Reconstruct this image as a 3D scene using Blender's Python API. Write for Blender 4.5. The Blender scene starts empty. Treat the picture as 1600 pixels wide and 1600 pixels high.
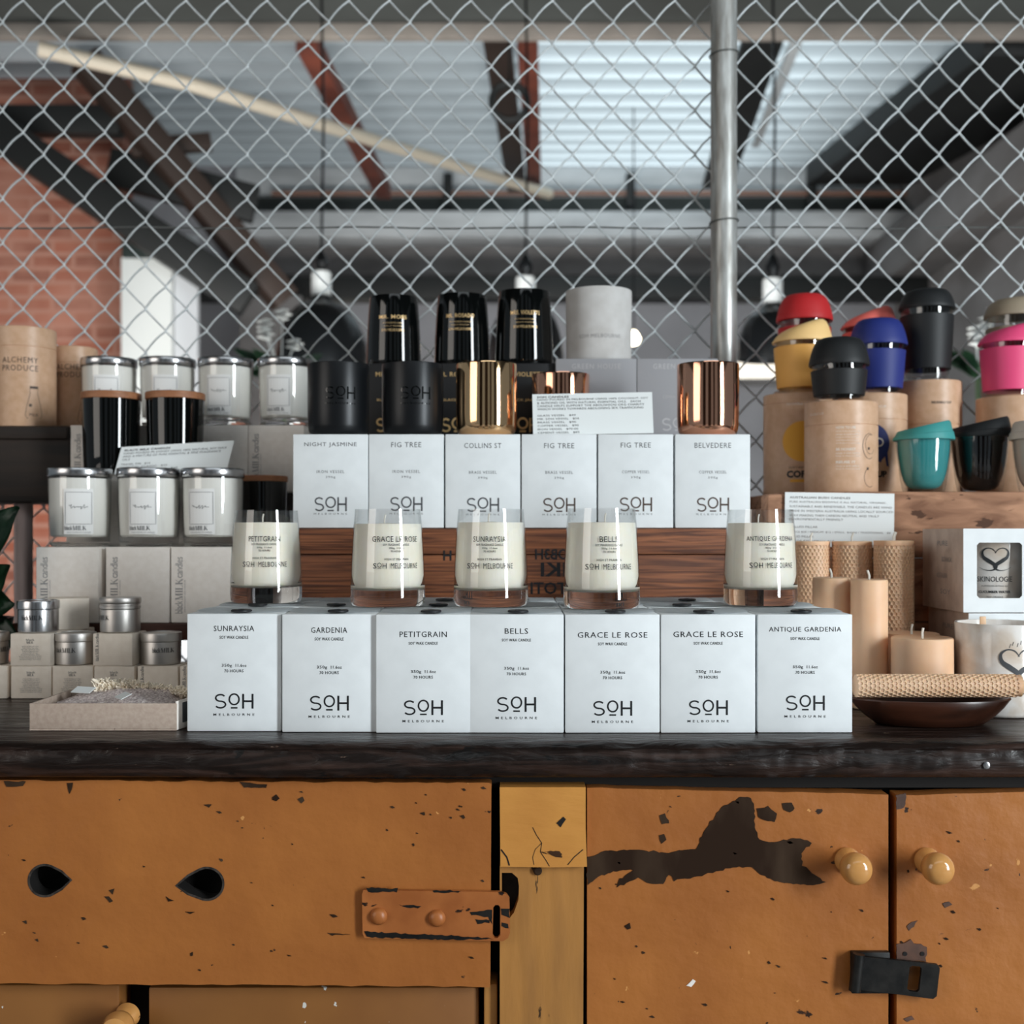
import bpy, bmesh, math, random
from mathutils import Vector, Matrix, noise
random.seed(7)
sc = bpy.context.scene
COL = sc.collection
PI = math.pi
R = math.radians

# ------------------------------------------------------------------ camera, world, light, exposure
F, YH, ZC, CT = 1850.0, 834.0, 1.1004, 0.9     # focal length (px), horizon row, camera height, counter top
cam_d = bpy.data.cameras.new('camera'); cam = bpy.data.objects.new('camera', cam_d); COL.objects.link(cam)
cam.location = (0, 0, ZC); cam.rotation_euler = (PI/2, 0, 0)
cam_d.sensor_width = 36; cam_d.lens = F/1600*36; cam_d.shift_y = (YH-800)/1600
cam_d.clip_start = 0.05; cam_d.clip_end = 60
cam_d.dof.use_dof = True; cam_d.dof.focus_distance = 1.22; cam_d.dof.aperture_fstop = 5.6
sc.camera = cam
sc.view_settings.view_transform = 'Standard'; sc.view_settings.look = 'None'
sc.view_settings.exposure = -0.28; sc.view_settings.gamma = 1.0; sc.view_settings.use_curve_mapping = False
try:
    sc.cycles.use_denoising = True; sc.cycles.max_bounces = 10; sc.cycles.transparent_max_bounces = 16
except Exception: pass

W = bpy.data.worlds.new('world'); sc.world = W; W.use_nodes = True
bg = W.node_tree.nodes['Background']; bg.inputs[0].default_value = (0.80, 0.92, 1.0, 1); bg.inputs[1].default_value = 0.26

def area(name, loc, target, sx, sy, power, col):
    d = bpy.data.lights.new(name, 'AREA'); d.shape = 'RECTANGLE'; d.size = sx; d.size_y = sy; d.energy = power; d.color = col
    o = bpy.data.objects.new(name, d); COL.objects.link(o); o.location = loc
    o.rotation_euler = (Vector(target)-Vector(loc)).to_track_quat('-Z', 'Y').to_euler(); return o
area('window_light_key', (3.15, -1.35, 1.60), (0.0, 1.30, 0.95), 0.64, 2.3, 205, (0.89, 0.965, 1.0))
area('window_light_left', (-2.8, -0.9, 1.9), (0.0, 1.4, 1.0), 1.7, 1.8, 34, (1.0, 0.93, 0.85))
area('window_light_front', (0.4, -1.2, 3.35), (0.0, 1.3, 1.05), 3.2, 1.0, 22, (0.88, 0.96, 1.0))  # added soft fill under the ceiling, no window stands there
area('shop_light_rear', (-0.3, 3.6, 0.35), (0.0, 9.0, 2.9), 4.0, 0.8, 260, (1.0, 0.98, 0.95))  # added low behind the counter to brighten the back room, no fixture there
sun_d = bpy.data.lights.new('sun_above_roof', 'SUN'); sun_d.energy = 8.0; sun_d.angle = R(20); sun_d.color = (0.97, 0.99, 1.0)
sun = bpy.data.objects.new('sun_above_roof', sun_d); COL.objects.link(sun); sun.location = (0, 6, 9)
sun.rotation_euler = Vector((0.0, 0.45, -1)).to_track_quat('-Z', 'Y').to_euler()

def X(px, Y): return (px-800.0)*Y/F
def Z(py, Y): return ZC+(YH-py)*Y/F
def P(px, py, Y): return Vector((X(px, Y), Y, Z(py, Y)))

# ------------------------------------------------------------------ materials
def lin(c):
    c = c/255.0
    return c/12.92 if c <= 0.04045 else ((c+0.055)/1.055)**2.4
def rgb(r, g, b): return (lin(r), lin(g), lin(b), 1)

def mat(name, c1, c2=None, scale=(20, 20, 20), rough=0.5, rough2=None, metal=0.0, spec=0.5, coat=0.0, bump=0.0, bscale=None,
        detail=4, dist=0.0, lo=0.35, hi=0.65, chips=None, trans=0.0, ior=1.45, emit=None, sss=0.0, specks=None):
    m = bpy.data.materials.new(name); m.use_nodes = True
    nt = m.node_tree; N = nt.nodes; L = nt.links; b = N['Principled BSDF']
    b.inputs['Base Color'].default_value = c1; b.inputs['Roughness'].default_value = rough; b.inputs['Metallic'].default_value = metal
    b.inputs['Specular IOR Level'].default_value = spec; b.inputs['Coat Weight'].default_value = coat; b.inputs['Coat Roughness'].default_value = 0.03
    b.inputs['Transmission Weight'].default_value = trans; b.inputs['IOR'].default_value = ior
    if sss:
        b.inputs['Subsurface Weight'].default_value = sss; b.inputs['Subsurface Radius'].default_value = (1, .7, .45); b.inputs['Subsurface Scale'].default_value = 0.008
    if emit: b.inputs['Emission Color'].default_value = c1; b.inputs['Emission Strength'].default_value = emit
    tc = N.new('ShaderNodeTexCoord')
    def nz(s, det=4, dd=0.0):
        mp = N.new('ShaderNodeMapping'); mp.inputs['Scale'].default_value = s; L.new(tc.outputs['Object'], mp.inputs['Vector'])
        t = N.new('ShaderNodeTexNoise'); t.inputs['Scale'].default_value = 1; t.inputs['Detail'].default_value = det; t.inputs['Distortion'].default_value = dd
        L.new(mp.outputs[0], t.inputs['Vector']); return t.outputs['Fac']
    def ramp(src, a, bb, ca=(0, 0, 0, 1), cb=(1, 1, 1, 1)):
        r = N.new('ShaderNodeValToRGB'); r.color_ramp.elements[0].position = a; r.color_ramp.elements[1].position = bb
        r.color_ramp.elements[0].color = ca; r.color_ramp.elements[1].color = cb; L.new(src, r.inputs[0]); return r.outputs[0]
    col = None
    if c2 is not None:
        f = nz(scale, detail, dist); col = ramp(f, lo, hi, c1, c2)
        if rough2 is not None:
            rr = ramp(f, lo, hi, (rough,)*3+(1,), (rough2,)*3+(1,)); L.new(rr, b.inputs['Roughness'])
    for k, ch in enumerate(list(chips or [])):
        ccol, cs, th = ch
        fc = ramp(nz(cs, 6, 0.3), th, th+0.015)
        mx = N.new('ShaderNodeMix'); mx.data_type = 'RGBA'; L.new(fc, mx.inputs[0])
        if col is None: mx.inputs[6].default_value = c1
        else: L.new(col, mx.inputs[6])
        mx.inputs[7].default_value = ccol; col = mx.outputs[2]
    if col is not None: L.new(col, b.inputs['Base Color'])
    if bump:
        bs = nz(bscale or scale, 5, dist)
        bp = N.new('ShaderNodeBump'); bp.inputs['Strength'].default_value = bump; bp.inputs['Distance'].default_value = 0.002
        L.new(bs, bp.inputs['Height']); L.new(bp.outputs[0], b.inputs['Normal'])
    return m

def thin_glass(name, tint=(0.99, 0.99, 0.99, 1), edge=(0.86, 0.88, 0.88, 1)):
    m = bpy.data.materials.new(name); m.use_nodes = True; nt = m.node_tree; N = nt.nodes; L = nt.links
    N.remove(N['Principled BSDF']); out = N['Material Output']
    t = N.new('ShaderNodeBsdfTransparent'); g = N.new('ShaderNodeBsdfGlossy'); g.inputs['Roughness'].default_value = 0.015
    lw = N.new('ShaderNodeLayerWeight'); lw.inputs['Blend'].default_value = 0.25
    mx = N.new('ShaderNodeMix'); mx.data_type = 'RGBA'; mx.inputs[6].default_value = tint; mx.inputs[7].default_value = edge
    L.new(lw.outputs['Facing'], mx.inputs[0]); L.new(mx.outputs[2], t.inputs['Color'])
    lf = N.new('ShaderNodeLayerWeight'); lf.inputs['Blend'].default_value = 0.5
    pw = N.new('ShaderNodeMath'); pw.operation = 'POWER'; pw.inputs[1].default_value = 5; L.new(lf.outputs['Facing'], pw.inputs[0])
    fr = N.new('ShaderNodeMath'); fr.operation = 'MULTIPLY_ADD'; fr.inputs[1].default_value = 0.6; fr.inputs[2].default_value = 0.05; L.new(pw.outputs[0], fr.inputs[0])
    ms = N.new('ShaderNodeMixShader'); L.new(fr.outputs[0], ms.inputs[0]); L.new(t.outputs[0], ms.inputs[1]); L.new(g.outputs[0], ms.inputs[2])
    L.new(ms.outputs[0], out.inputs['Surface']); return m

def brick_mat():
    m = bpy.data.materials.new('old_brick'); m.use_nodes = True; nt = m.node_tree; N = nt.nodes; L = nt.links; b = N['Principled BSDF']
    tc = N.new('ShaderNodeTexCoord'); sx = N.new('ShaderNodeSeparateXYZ'); cx = N.new('ShaderNodeCombineXYZ')
    L.new(tc.outputs['Object'], sx.inputs[0]); L.new(sx.outputs['X'], cx.inputs['X']); L.new(sx.outputs['Z'], cx.inputs['Y'])
    br = N.new('ShaderNodeTexBrick'); br.inputs['Scale'].default_value = 1.0; br.inputs['Brick Width'].default_value = 0.24; br.inputs['Row Height'].default_value = 0.082
    br.inputs['Mortar Size'].default_value = 0.012; br.inputs['Color1'].default_value = rgb(160, 92, 70); br.inputs['Color2'].default_value = rgb(112, 58, 44)
    br.inputs['Mortar'].default_value = rgb(172, 128, 112); L.new(cx.outputs[0], br.inputs['Vector'])
    nz = N.new('ShaderNodeTexNoise'); nz.inputs['Scale'].default_value = 2.2; nz.inputs['Detail'].default_value = 6; L.new(tc.outputs['Object'], nz.inputs['Vector'])
    rp = N.new('ShaderNodeValToRGB'); rp.color_ramp.elements[0].position = .38; rp.color_ramp.elements[1].position = .7; L.new(nz.outputs['Fac'], rp.inputs[0])
    mx = N.new('ShaderNodeMix'); mx.data_type = 'RGBA'; L.new(rp.outputs[0], mx.inputs[0]); L.new(br.outputs['Color'], mx.inputs[6]); mx.inputs[7].default_value = rgb(178, 126, 108)
    L.new(mx.outputs[2], b.inputs['Base Color']); b.inputs['Roughness'].default_value = 0.9; return m

def roof_mat():
    m = bpy.data.materials.new('translucent_corrugated_sheet'); m.use_nodes = True; nt = m.node_tree; N = nt.nodes; L = nt.links; b = N['Principled BSDF']
    out = N['Material Output']; b.inputs['Base Color'].default_value = rgb(140, 146, 150); b.inputs['Roughness'].default_value = 0.6
    tr = N.new('ShaderNodeBsdfTranslucent'); tr.inputs['Color'].default_value = (0.62, 0.72, 0.76, 1)
    tc = N.new('ShaderNodeTexCoord'); sx = N.new('ShaderNodeSeparateXYZ'); L.new(tc.outputs['Object'], sx.inputs[0])
    # weak translucency on the left, strong right of the middle, almost none further right
    rp = N.new('ShaderNodeValToRGB'); mr = N.new('ShaderNodeMapRange'); mr.inputs[1].default_value = -3.5; mr.inputs[2].default_value = 3.5
    L.new(sx.outputs['X'], mr.inputs[0]); L.new(mr.outputs[0], rp.inputs[0]); cr = rp.color_ramp
    for p, v in ((0.0, .05), (0.30, .10), (0.50, .22), (0.52, .62), (0.70, .72), (0.80, .30), (0.90, .03)):
        e = cr.elements.new(p); e.color = (v, v, v, 1)
    cr.elements.remove(cr.elements[0]); cr.elements[-1].color = (.02, .02, .02, 1)
    ms = N.new('ShaderNodeMixShader'); L.new(rp.outputs[0], ms.inputs[0]); L.new(b.outputs[0], ms.inputs[1]); L.new(tr.outputs[0], ms.inputs[2])
    L.new(ms.outputs[0], out.inputs['Surface']); return m

M = {}
M['white_card'] = mat('white_carton_board', rgb(228, 232, 234), rgb(234, 238, 240), (40, 40, 40), rough=0.55, bump=0.03, bscale=(300, 300, 300))
M['grey_card'] = mat('grey_carton_board', rgb(158, 158, 162), rough=0.6)
M['black_card'] = mat('black_carton_board', rgb(20, 20, 22), rough=0.5)
M['kraft_white'] = mat('pale_recycled_board', rgb(234, 226, 218), rgb(240, 233, 226), (120, 120, 120), rough=0.75, bump=0.05, bscale=(400, 400, 400))
M['kraft_small'] = mat('cream_recycled_board', rgb(230, 217, 202), rgb(236, 224, 210), (120, 120, 120), rough=0.8)
M['kraft_tray'] = mat('grey_brown_cardboard', rgb(176, 156, 142), rgb(188, 170, 156), (200, 200, 200), rough=0.85, chips=[(rgb(90, 70, 58), (140, 140, 140), 0.74)])
M['kraft'] = mat('kraft_tube_board', rgb(212, 174, 144), rgb(202, 162, 130), (90, 90, 90), rough=0.40, bump=0.02)
M['ink'] = mat('black_ink', rgb(24, 26, 30), rough=0.5)
M['ink_soft'] = mat('grey_ink', rgb(74, 76, 80), rough=0.6)
M['ink_faint'] = mat('faint_grey_ink', rgb(140, 138, 138), rough=0.6)
M['ink_brown'] = mat('brown_ink', rgb(78, 62, 54), rough=0.6)
M['ink_white'] = mat('white_ink', rgb(232, 224, 214), rough=0.6)
M['ink_pale'] = mat('pale_grey_ink', rgb(188, 186, 188), rough=0.6)
M['gold'] = mat('gold_foil', rgb(226, 190, 134), rough=0.35, metal=0.4)
M['wax'] = mat('cream_soy_wax', rgb(250, 241, 222), rgb(252, 246, 233), (30, 30, 30), rough=0.5, sss=0.15)
M['wax_white'] = mat('white_soy_wax', rgb(246, 243, 236), rough=0.45)
M['beeswax'] = mat('beeswax', rgb(232, 186, 148), rgb(238, 196, 160), (25, 25, 25), rough=0.5, sss=0.3)
M['wick'] = mat('cotton_wick', rgb(226, 222, 212), rough=0.9)
M['glass'] = thin_glass('clear_glass_wall')
M['glass_base'] = mat('thick_clear_glass', (0.93, 0.93, 0.93, 1), rough=0.0, trans=1.0, ior=1.45)
M['black_glass'] = mat('glossy_black_glass', rgb(8, 10, 10), rough=0.04, spec=0.6)
M['iron'] = mat('satin_black_iron', rgb(22, 24, 27), rough=0.36, metal=0.35, bump=0.02, bscale=(400, 400, 400))
M['brass'] = mat('polished_brass', (0.86, 0.56, 0.31, 1), rough=0.07, metal=1.0)
M['copper'] = mat('polished_copper', (0.80, 0.42, 0.28, 1), rough=0.08, metal=1.0)
M['steel'] = mat('brushed_steel', rgb(190, 190, 192), rough=0.24, metal=1.0)
M['tin'] = mat('dull_tin', rgb(186, 182, 178), rough=0.42, metal=1.0)
M['concrete_pot'] = mat('cast_cement', rgb(204, 202, 200), rgb(192, 189, 186), (40, 40, 40), rough=0.85, chips=[(rgb(120, 118, 116), (120, 120, 120), 0.76)])
M['lid_wood'] = mat('pale_lid_wood', rgb(150, 98, 66), rgb(170, 116, 80), (20, 160, 160), rough=0.55)
M['crate'] = mat('reddish_crate_wood', rgb(150, 92, 58), rgb(84, 46, 28), (4, 60, 120), rough=0.62, detail=3, dist=2.2, lo=.34, hi=.62, bump=0.5, chips=[(rgb(34, 18, 12), (9, 24, 24), 0.72)])
M['crate_pale'] = mat('rough_pale_timber', rgb(186, 140, 110), rgb(126, 88, 66), (11, 40, 50), rough=0.8, detail=8, dist=1.0, bump=1.0, chips=[(rgb(84, 56, 40), (22, 60, 70), 0.62), (rgb(30, 20, 14), (40, 60, 60), 0.74)])
M['crate_dark'] = mat('dark_stained_timber', rgb(24, 18, 15), rgb(44, 32, 24), (5, 40, 40), rough=0.6, dist=1.0, bump=0.4)
M['bench'] = mat('red_brown_timber', rgb(92, 50, 34), rgb(60, 32, 22), (6, 50, 50), rough=0.6, dist=0.8, bump=0.3)
M['post_wood'] = mat('weathered_grey_timber', rgb(190, 174, 172), rgb(140, 126, 124), (50, 50, 5), rough=0.85, bump=0.7)
M['counter'] = mat('dark_old_counter_timber', rgb(26, 18, 15), rgb(62, 42, 34), (5, 46, 46), rough=0.30, rough2=0.6, detail=8, dist=1.6, lo=.44, hi=.74, bump=1.1, bscale=(16, 60, 70), chips=[(rgb(122, 100, 88), (22, 90, 90), 0.70), (rgb(14, 10, 9), (22, 40, 40), 0.68), (rgb(96, 60, 40), (14, 50, 40), 0.74)])
PAINT_CH = [(rgb(48, 30, 20), (36, 36, 50), 0.70), (rgb(70, 42, 22), (130, 130, 130), 0.735), (rgb(206, 146, 84), (60, 60, 60), 0.715)]
M['paint'] = mat('worn_ochre_paint', rgb(172, 107, 51), rgb(154, 92, 43), (7, 7, 7), rough=0.42, detail=6, bump=0.9, bscale=(38, 38, 38), chips=PAINT_CH)
M['paint_dirty'] = mat('grubby_ochre_paint', rgb(156, 108, 56), rgb(178, 124, 62), (40, 40, 7), rough=0.55, detail=8, bump=0.6, bscale=(50, 50, 9), chips=[(rgb(58, 38, 20), (60, 60, 16), 0.66)])
M['paint_block'] = mat('crazed_ochre_paint', rgb(206, 144, 70), rgb(190, 128, 60), (12, 12, 12), rough=0.45, detail=6, bump=0.5, bscale=(30, 30, 90), chips=[(rgb(60, 36, 18), (26, 60, 60), 0.70)])
M['paint_low'] = mat('scuffed_ochre_paint', rgb(140, 92, 44), rgb(126, 80, 38), (8, 8, 8), rough=0.5, detail=6, bump=0.3, bscale=(22, 22, 22), chips=[(rgb(206, 204, 198), (95, 95, 70), 0.70)])
M['bare'] = mat('bare_dark_wood', rgb(42, 27, 17), rgb(78, 62, 48), (16, 16, 6), rough=0.75, spec=0.15, lo=.42, hi=.72, detail=6, bump=0.5)
M['hole'] = mat('dark_interior_wood', rgb(16, 12, 10), rough=0.8)  # near-black wood; shade in gaps, holes and cracks put into the colour
M['hole_lip'] = mat('scraped_hole_edge', rgb(70, 62, 56), rgb(30, 24, 20), (200, 200, 200), rough=0.6)
M['strap'] = mat('painted_iron_strap', rgb(172, 104, 54), rgb(150, 86, 42), (26, 26, 26), rough=0.4, bump=0.5, chips=[(rgb(34, 20, 14), (34, 34, 60), 0.68)])
M['knob'] = mat('glossy_ochre_enamel', rgb(206, 150, 88), rgb(194, 136, 74), (40, 40, 40), rough=0.16, coat=0.5, chips=[(rgb(60, 40, 26), (130, 130, 130), 0.72)])
M['iron_black'] = mat('black_hasp_iron', rgb(24, 24, 24), rgb(44, 42, 40), (60, 60, 60), rough=0.45, metal=0.5, bump=0.2)
M['rust'] = mat('rusty_plate', rgb(96, 66, 52), rgb(72, 52, 44), (60, 60, 60), rough=0.7, bump=0.3)
M['galv'] = mat('galvanised_steel', rgb(214, 220, 222), rgb(196, 202, 204), (60, 60, 60), rough=0.4, metal=0.25)
M['galv_post'] = mat('spangled_galvanised_steel', rgb(206, 208, 206), rgb(150, 147, 142), (90, 90, 16), rough=0.3, rough2=0.5, metal=0.55, detail=6, bump=0.08)
M['tiewire'] = mat('dull_tie_wire', rgb(120, 122, 120), rough=0.5, metal=0.7)
M['paper'] = mat('white_paper', rgb(232, 236, 236), rough=0.8)
M['label'] = mat('white_label_paper', rgb(242, 241, 239), rough=0.7)
M['leaf'] = mat('dark_green_leaf', rgb(30, 58, 42), rgb(48, 80, 54), (20, 20, 20), rough=0.3)
M['stem'] = mat('green_stem', rgb(52, 70, 44), rough=0.6)
M['terracotta'] = mat('dark_glazed_pot', rgb(40, 44, 44), rough=0.4)
M['cloth'] = mat('speckled_woven_cloth', rgb(236, 224, 220), rgb(168, 150, 148), (420, 420, 420), rough=0.95, bump=0.8, bscale=(600, 600, 600))
M['fringe'] = mat('cream_cotton_fringe', rgb(252, 242, 226), rgb(246, 234, 214), (50, 50, 50), rough=0.95)
M['tray_wood'] = mat('dark_turned_wood', rgb(66, 36, 24), rgb(44, 24, 16), (6, 40, 40), rough=0.28, dist=1.0)
M['frost'] = mat('marbled_frosted_wax_glass', rgb(236, 231, 226), rgb(208, 190, 172), (26, 26, 26), rough=0.16, detail=5, dist=0.6, lo=.42, hi=.72, coat=0.4, chips=[(rgb(150, 138, 128), (30, 30, 30), 0.70)])
M['skin_side'] = mat('brown_printed_board', rgb(206, 188, 174), rgb(184, 164, 150), (40, 40, 40), rough=0.6)
M['concrete'] = mat('grey_concrete', rgb(132, 130, 130), rgb(108, 105, 104), (1.5, 1.5, 3), rough=0.9, detail=8)
M['concrete_pale'] = mat('pale_concrete', rgb(196, 200, 202), rgb(160, 163, 165), (1.2, 1.2, 5), rough=0.9, detail=7)
M['concrete_tan'] = mat('tan_concrete_edge', rgb(150, 142, 134), rgb(122, 116, 110), (2, 2, 2), rough=0.9)
M['slab_dark'] = mat('sooty_concrete', rgb(74, 78, 76), rgb(58, 60, 58), (1, 1, 1), rough=0.95)  # darker concrete tone for the ceiling slab and two beams
M['steel_black'] = mat('black_painted_steel', rgb(22, 24, 24), rough=0.6)
M['steel_brown'] = mat('dark_brown_steel', rgb(52, 40, 34), rough=0.6)
M['steel_red'] = mat('red_oxide_steel', rgb(120, 62, 46), rgb(96, 50, 40), (6, 6, 6), rough=0.7)
M['pvc'] = mat('cream_plastic_pipe', rgb(198, 188, 170), rough=0.5)
M['copper_pipe'] = mat('rusty_pipe', rgb(128, 92, 76), rough=0.6)
M['white_panel'] = mat('white_painted_panel', rgb(226, 230, 228), rough=0.7)
M['grey_panel'] = mat('pale_grey_panel', rgb(196, 200, 204), rough=0.7)  # same white panel, shade of the receding side put into the colour
M['green_dark'] = mat('dark_green_board', rgb(36, 46, 44), rough=0.8)
M['grey_wall'] = mat('grey_plaster', rgb(150, 150, 154), rgb(132, 132, 136), (1.2, 1.2, 1.2), rough=0.9)
M['floor'] = mat('grey_floor_concrete', rgb(110, 108, 106), rgb(92, 90, 88), (2, 2, 2), rough=0.7)
M['lamp_black'] = mat('black_lamp_enamel', rgb(16, 18, 20), rough=0.25)
M['lamp_white'] = mat('white_lamp_ceramic', rgb(214, 218, 218), rough=0.4)
M['bulb'] = mat('glowing_bulb', (1.0, 0.86, 0.62, 1), emit=14)
M['daylight'] = mat('daylit_pane', (1.0, 0.93, 0.80, 1), emit=1.3)
M['brick'] = brick_mat()
M['roof'] = roof_mat()
for nm, c in (('red', (190, 36, 40)), ('yellow', (240, 178, 92)), ('black', (26, 28, 30)), ('coral', (240, 118, 108)), ('navy', (34, 48, 122)),
              ('pink', (236, 78, 128)), ('taupe', (156, 142, 122)), ('teal', (62, 148, 146)), ('paletan', (206, 196, 186))):
    M['sil_'+nm] = mat(nm+'_silicone', rgb(*c), rough=0.55)
M['sil_yellow_lid'] = mat('pale_yellow_silicone', rgb(248, 206, 140), rough=0.55)
M['teal_gloss'] = mat('teal_gloss_plastic', rgb(58, 140, 142), rough=0.12, coat=0.6)
M['black_gloss'] = mat('black_gloss_plastic', rgb(10, 12, 14), rough=0.06, coat=0.6)
M['tan_gloss'] = mat('beige_gloss_plastic', rgb(196, 180, 168), rough=0.15, coat=0.5)
M['dot_yellow'] = mat('mustard_print', rgb(232, 170, 62), rough=0.6)
M['dot_navy'] = mat('navy_print', rgb(36, 46, 104), rough=0.6)

# ------------------------------------------------------------------ helpers
def link_mesh(name, me, parent=None, loc=None):
    o = bpy.data.objects.new(name, me); COL.objects.link(o)
    if parent is not None: o.parent = parent
    if loc is not None: o.location = loc
    return o
def to_mesh(name, bm, mats, smooth=True, angle=38):
    bm.normal_update()
    if smooth:
        for f in bm.faces: f.smooth = True
        ca = R(angle)
        for e in bm.edges:
            e.smooth = not (len(e.link_faces) == 2 and e.calc_face_angle(0) > ca)
    me = bpy.data.meshes.new(name); bm.to_mesh(me); bm.free()
    for m in (mats if isinstance(mats, (list, tuple)) else [mats]): me.materials.append(M[m] if isinstance(m, str) else m)
    return me
def obj(name, bm, mats, parent=None, loc=None, smooth=True, angle=38):
    return link_mesh(name, to_mesh(name, bm, mats, smooth, angle), parent, loc)
def tag(o, label=None, cat=None, group=None, kind=None):
    if label: o['label'] = label
    if cat: o['category'] = cat
    if group: o['group'] = group
    if kind: o['kind'] = kind
    return o
def thing(name, label, cat, loc, rz=0.0, group=None, kind=None):
    o = bpy.data.objects.new(name, None); COL.objects.link(o); o.empty_display_size = 0.02
    o.location = loc; o.rotation_euler = (0, 0, rz); return tag(o, label, cat, group, kind)
def structure(o): o['kind'] = 'structure'; return o

def add_box(bm, lo, hi, bev=0.0, mi=0, mtx=None):
    vs = [bm.verts.new((x, y, z)) for x in (lo[0], hi[0]) for y in (lo[1], hi[1]) for z in (lo[2], hi[2])]
    idx = ((0, 1, 3, 2), (4, 6, 7, 5), (0, 4, 5, 1), (2, 3, 7, 6), (0, 2, 6, 4), (1, 5, 7, 3))
    fs = [bm.faces.new([vs[i] for i in f]) for f in idx]
    for f in fs: f.material_index = mi
    geo = vs
    if bev > 0:
        es = list({e for f in fs for e in f.edges})
        r = bmesh.ops.bevel(bm, geom=es, offset=bev, segments=2, affect='EDGES', profile=0.5)
        geo = list({v for f in r['faces'] for v in f.verts} | {v for v in vs if v.is_valid})
    if mtx is not None: bmesh.ops.transform(bm, matrix=mtx, verts=geo)
    return geo
def box_bm(lo, hi, bev=0.0, mtx=None):
    bm = bmesh.new(); add_box(bm, lo, hi, bev, 0, mtx); return bm
def add_lathe(bm, prof, seg=48, mis=None, cx=0, cy=0, cz=0):
    """prof: list of (r, z); mis: material index per segment"""
    rings = []
    for r, z in prof:
        if r < 1e-6: rings.append([bm.verts.new((cx, cy, cz+z))])
        else: rings.append([bm.verts.new((cx+r*math.sin(2*PI*k/seg), cy-r*math.cos(2*PI*k/seg), cz+z)) for k in range(seg)])
    for i in range(len(rings)-1):
        a, b = rings[i], rings[i+1]; mi = mis[i] if mis else 0
        for k in range(seg):
            k2 = (k+1) % seg
            if len(a) == 1 and len(b) == 1: continue
            if len(a) == 1: f = (a[0], b[k2], b[k])
            elif len(b) == 1: f = (a[k], a[k2], b[0])
            else: f = (a[k], a[k2], b[k2], b[k])
            bm.faces.new(f).material_index = mi
def lathe_bm(prof, seg=48, mis=None):
    bm = bmesh.new(); add_lathe(bm, prof, seg, mis); return bm
def add_tube(bm, pts, r, seg=8, caps=True, mi=0):
    pts = [Vector(p) for p in pts]; rings = []; up = None
    for i, p in enumerate(pts):
        t = (pts[min(i+1, len(pts)-1)]-pts[max(i-1, 0)]).normalized()
        if up is None: up = Vector((0, 0, 1)) if abs(t.z) < 0.9 else Vector((1, 0, 0))
        s = t.cross(up).normalized(); u = s.cross(t).normalized(); up = u
        rr = r[i] if isinstance(r, (list, tuple)) else r
        rings.append([bm.verts.new(p+s*rr*math.cos(2*PI*k/seg)+u*rr*math.sin(2*PI*k/seg)) for k in range(seg)])
    for a, b in zip(rings, rings[1:]):
        for k in range(seg): bm.faces.new((a[k], a[(k+1) % seg], b[(k+1) % seg], b[k])).material_index = mi
    if caps:
        bm.faces.new(rings[0][::-1]).material_index = mi; bm.faces.new(rings[-1]).material_index = mi
def tube_bm(pts, r, seg=8): bm = bmesh.new(); add_tube(bm, pts, r, seg); return bm
def add_prism(bm, poly, y0, y1, mi=0, holes=(), hmi=None):
    """polygon in x,z extruded from y0 to y1 (holes through it), via a filled triangle set"""
    loops = [list(poly)]+[list(h) for h in holes]
    tmp = bmesh.new(); es = []
    for lp in loops:
        vs = [tmp.verts.new((p[0], 0, p[1])) for p in lp]
        es += [tmp.edges.new((vs[i], vs[(i+1) % len(vs)])) for i in range(len(vs))]
    bmesh.ops.triangle_fill(tmp, use_beauty=True, use_dissolve=False, edges=es)
    tmp.verts.index_update()
    pos = [(v.co.x, v.co.z) for v in tmp.verts]; fs = [[v.index for v in f.verts] for f in tmp.faces]; tmp.free()
    A = [bm.verts.new((x, y0, z)) for x, z in pos]; B = [bm.verts.new((x, y1, z)) for x, z in pos]
    for f in fs:
        a, b, c = [Vector(pos[i]) for i in f]; cw = (b-a).cross(c-a) > 0
        g = f if cw else f[::-1]
        bm.faces.new([A[i] for i in g]).material_index = mi; bm.faces.new([B[i] for i in g[::-1]]).material_index = mi
    k = 0
    for li, lp in enumerate(loops):
        n = len(lp)
        for i in range(n):
            j = (i+1) % n; bm.faces.new((A[k+i], A[k+j], B[k+j], B[k+i])).material_index = mi if li == 0 or hmi is None else hmi
        k += n
    return A+B
def prism_bm(poly, y0, y1, holes=(), hmi=None):
    bm = bmesh.new(); add_prism(bm, poly, y0, y1, 0, holes, hmi); bmesh.ops.recalc_face_normals(bm, faces=bm.faces); return bm

# lettering --------------------------------------------------------------
_TC = {}
def glyphs(s, space=1.0, bold=0.0):
    k = (s, space, bold)
    if k not in _TC:
        cu = bpy.data.curves.new('t', 'FONT'); cu.body = s; cu.size = 1; cu.space_character = space; cu.resolution_u = 2; cu.offset = bold
        o = bpy.data.objects.new('t', cu); COL.objects.link(o)
        me = bpy.data.meshes.new_from_object(o.evaluated_get(bpy.context.evaluated_depsgraph_get()))
        vs = [(v.co.x, v.co.y) for v in me.vertices]; fs = [tuple(p.vertices) for p in me.polygons]
        bpy.data.objects.remove(o); bpy.data.curves.remove(cu); bpy.data.meshes.remove(me)
        x0 = min(v[0] for v in vs); x1 = max(v[0] for v in vs); y0 = min(v[1] for v in vs); y1 = max(v[1] for v in vs)
        _TC[k] = (vs, fs, x0, x1, y0, y1)
    return _TC[k]
def flat(y=0.0): return lambda u, v: (u, y, v)
def wrap(rad, a0=0.0, off=0.00025):
    rf = rad if callable(rad) else (lambda z: rad)
    def f(u, v):
        r = rf(v)+off; a = a0+u/r
        return (r*math.sin(a), -r*math.cos(a), v)
    return f
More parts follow.
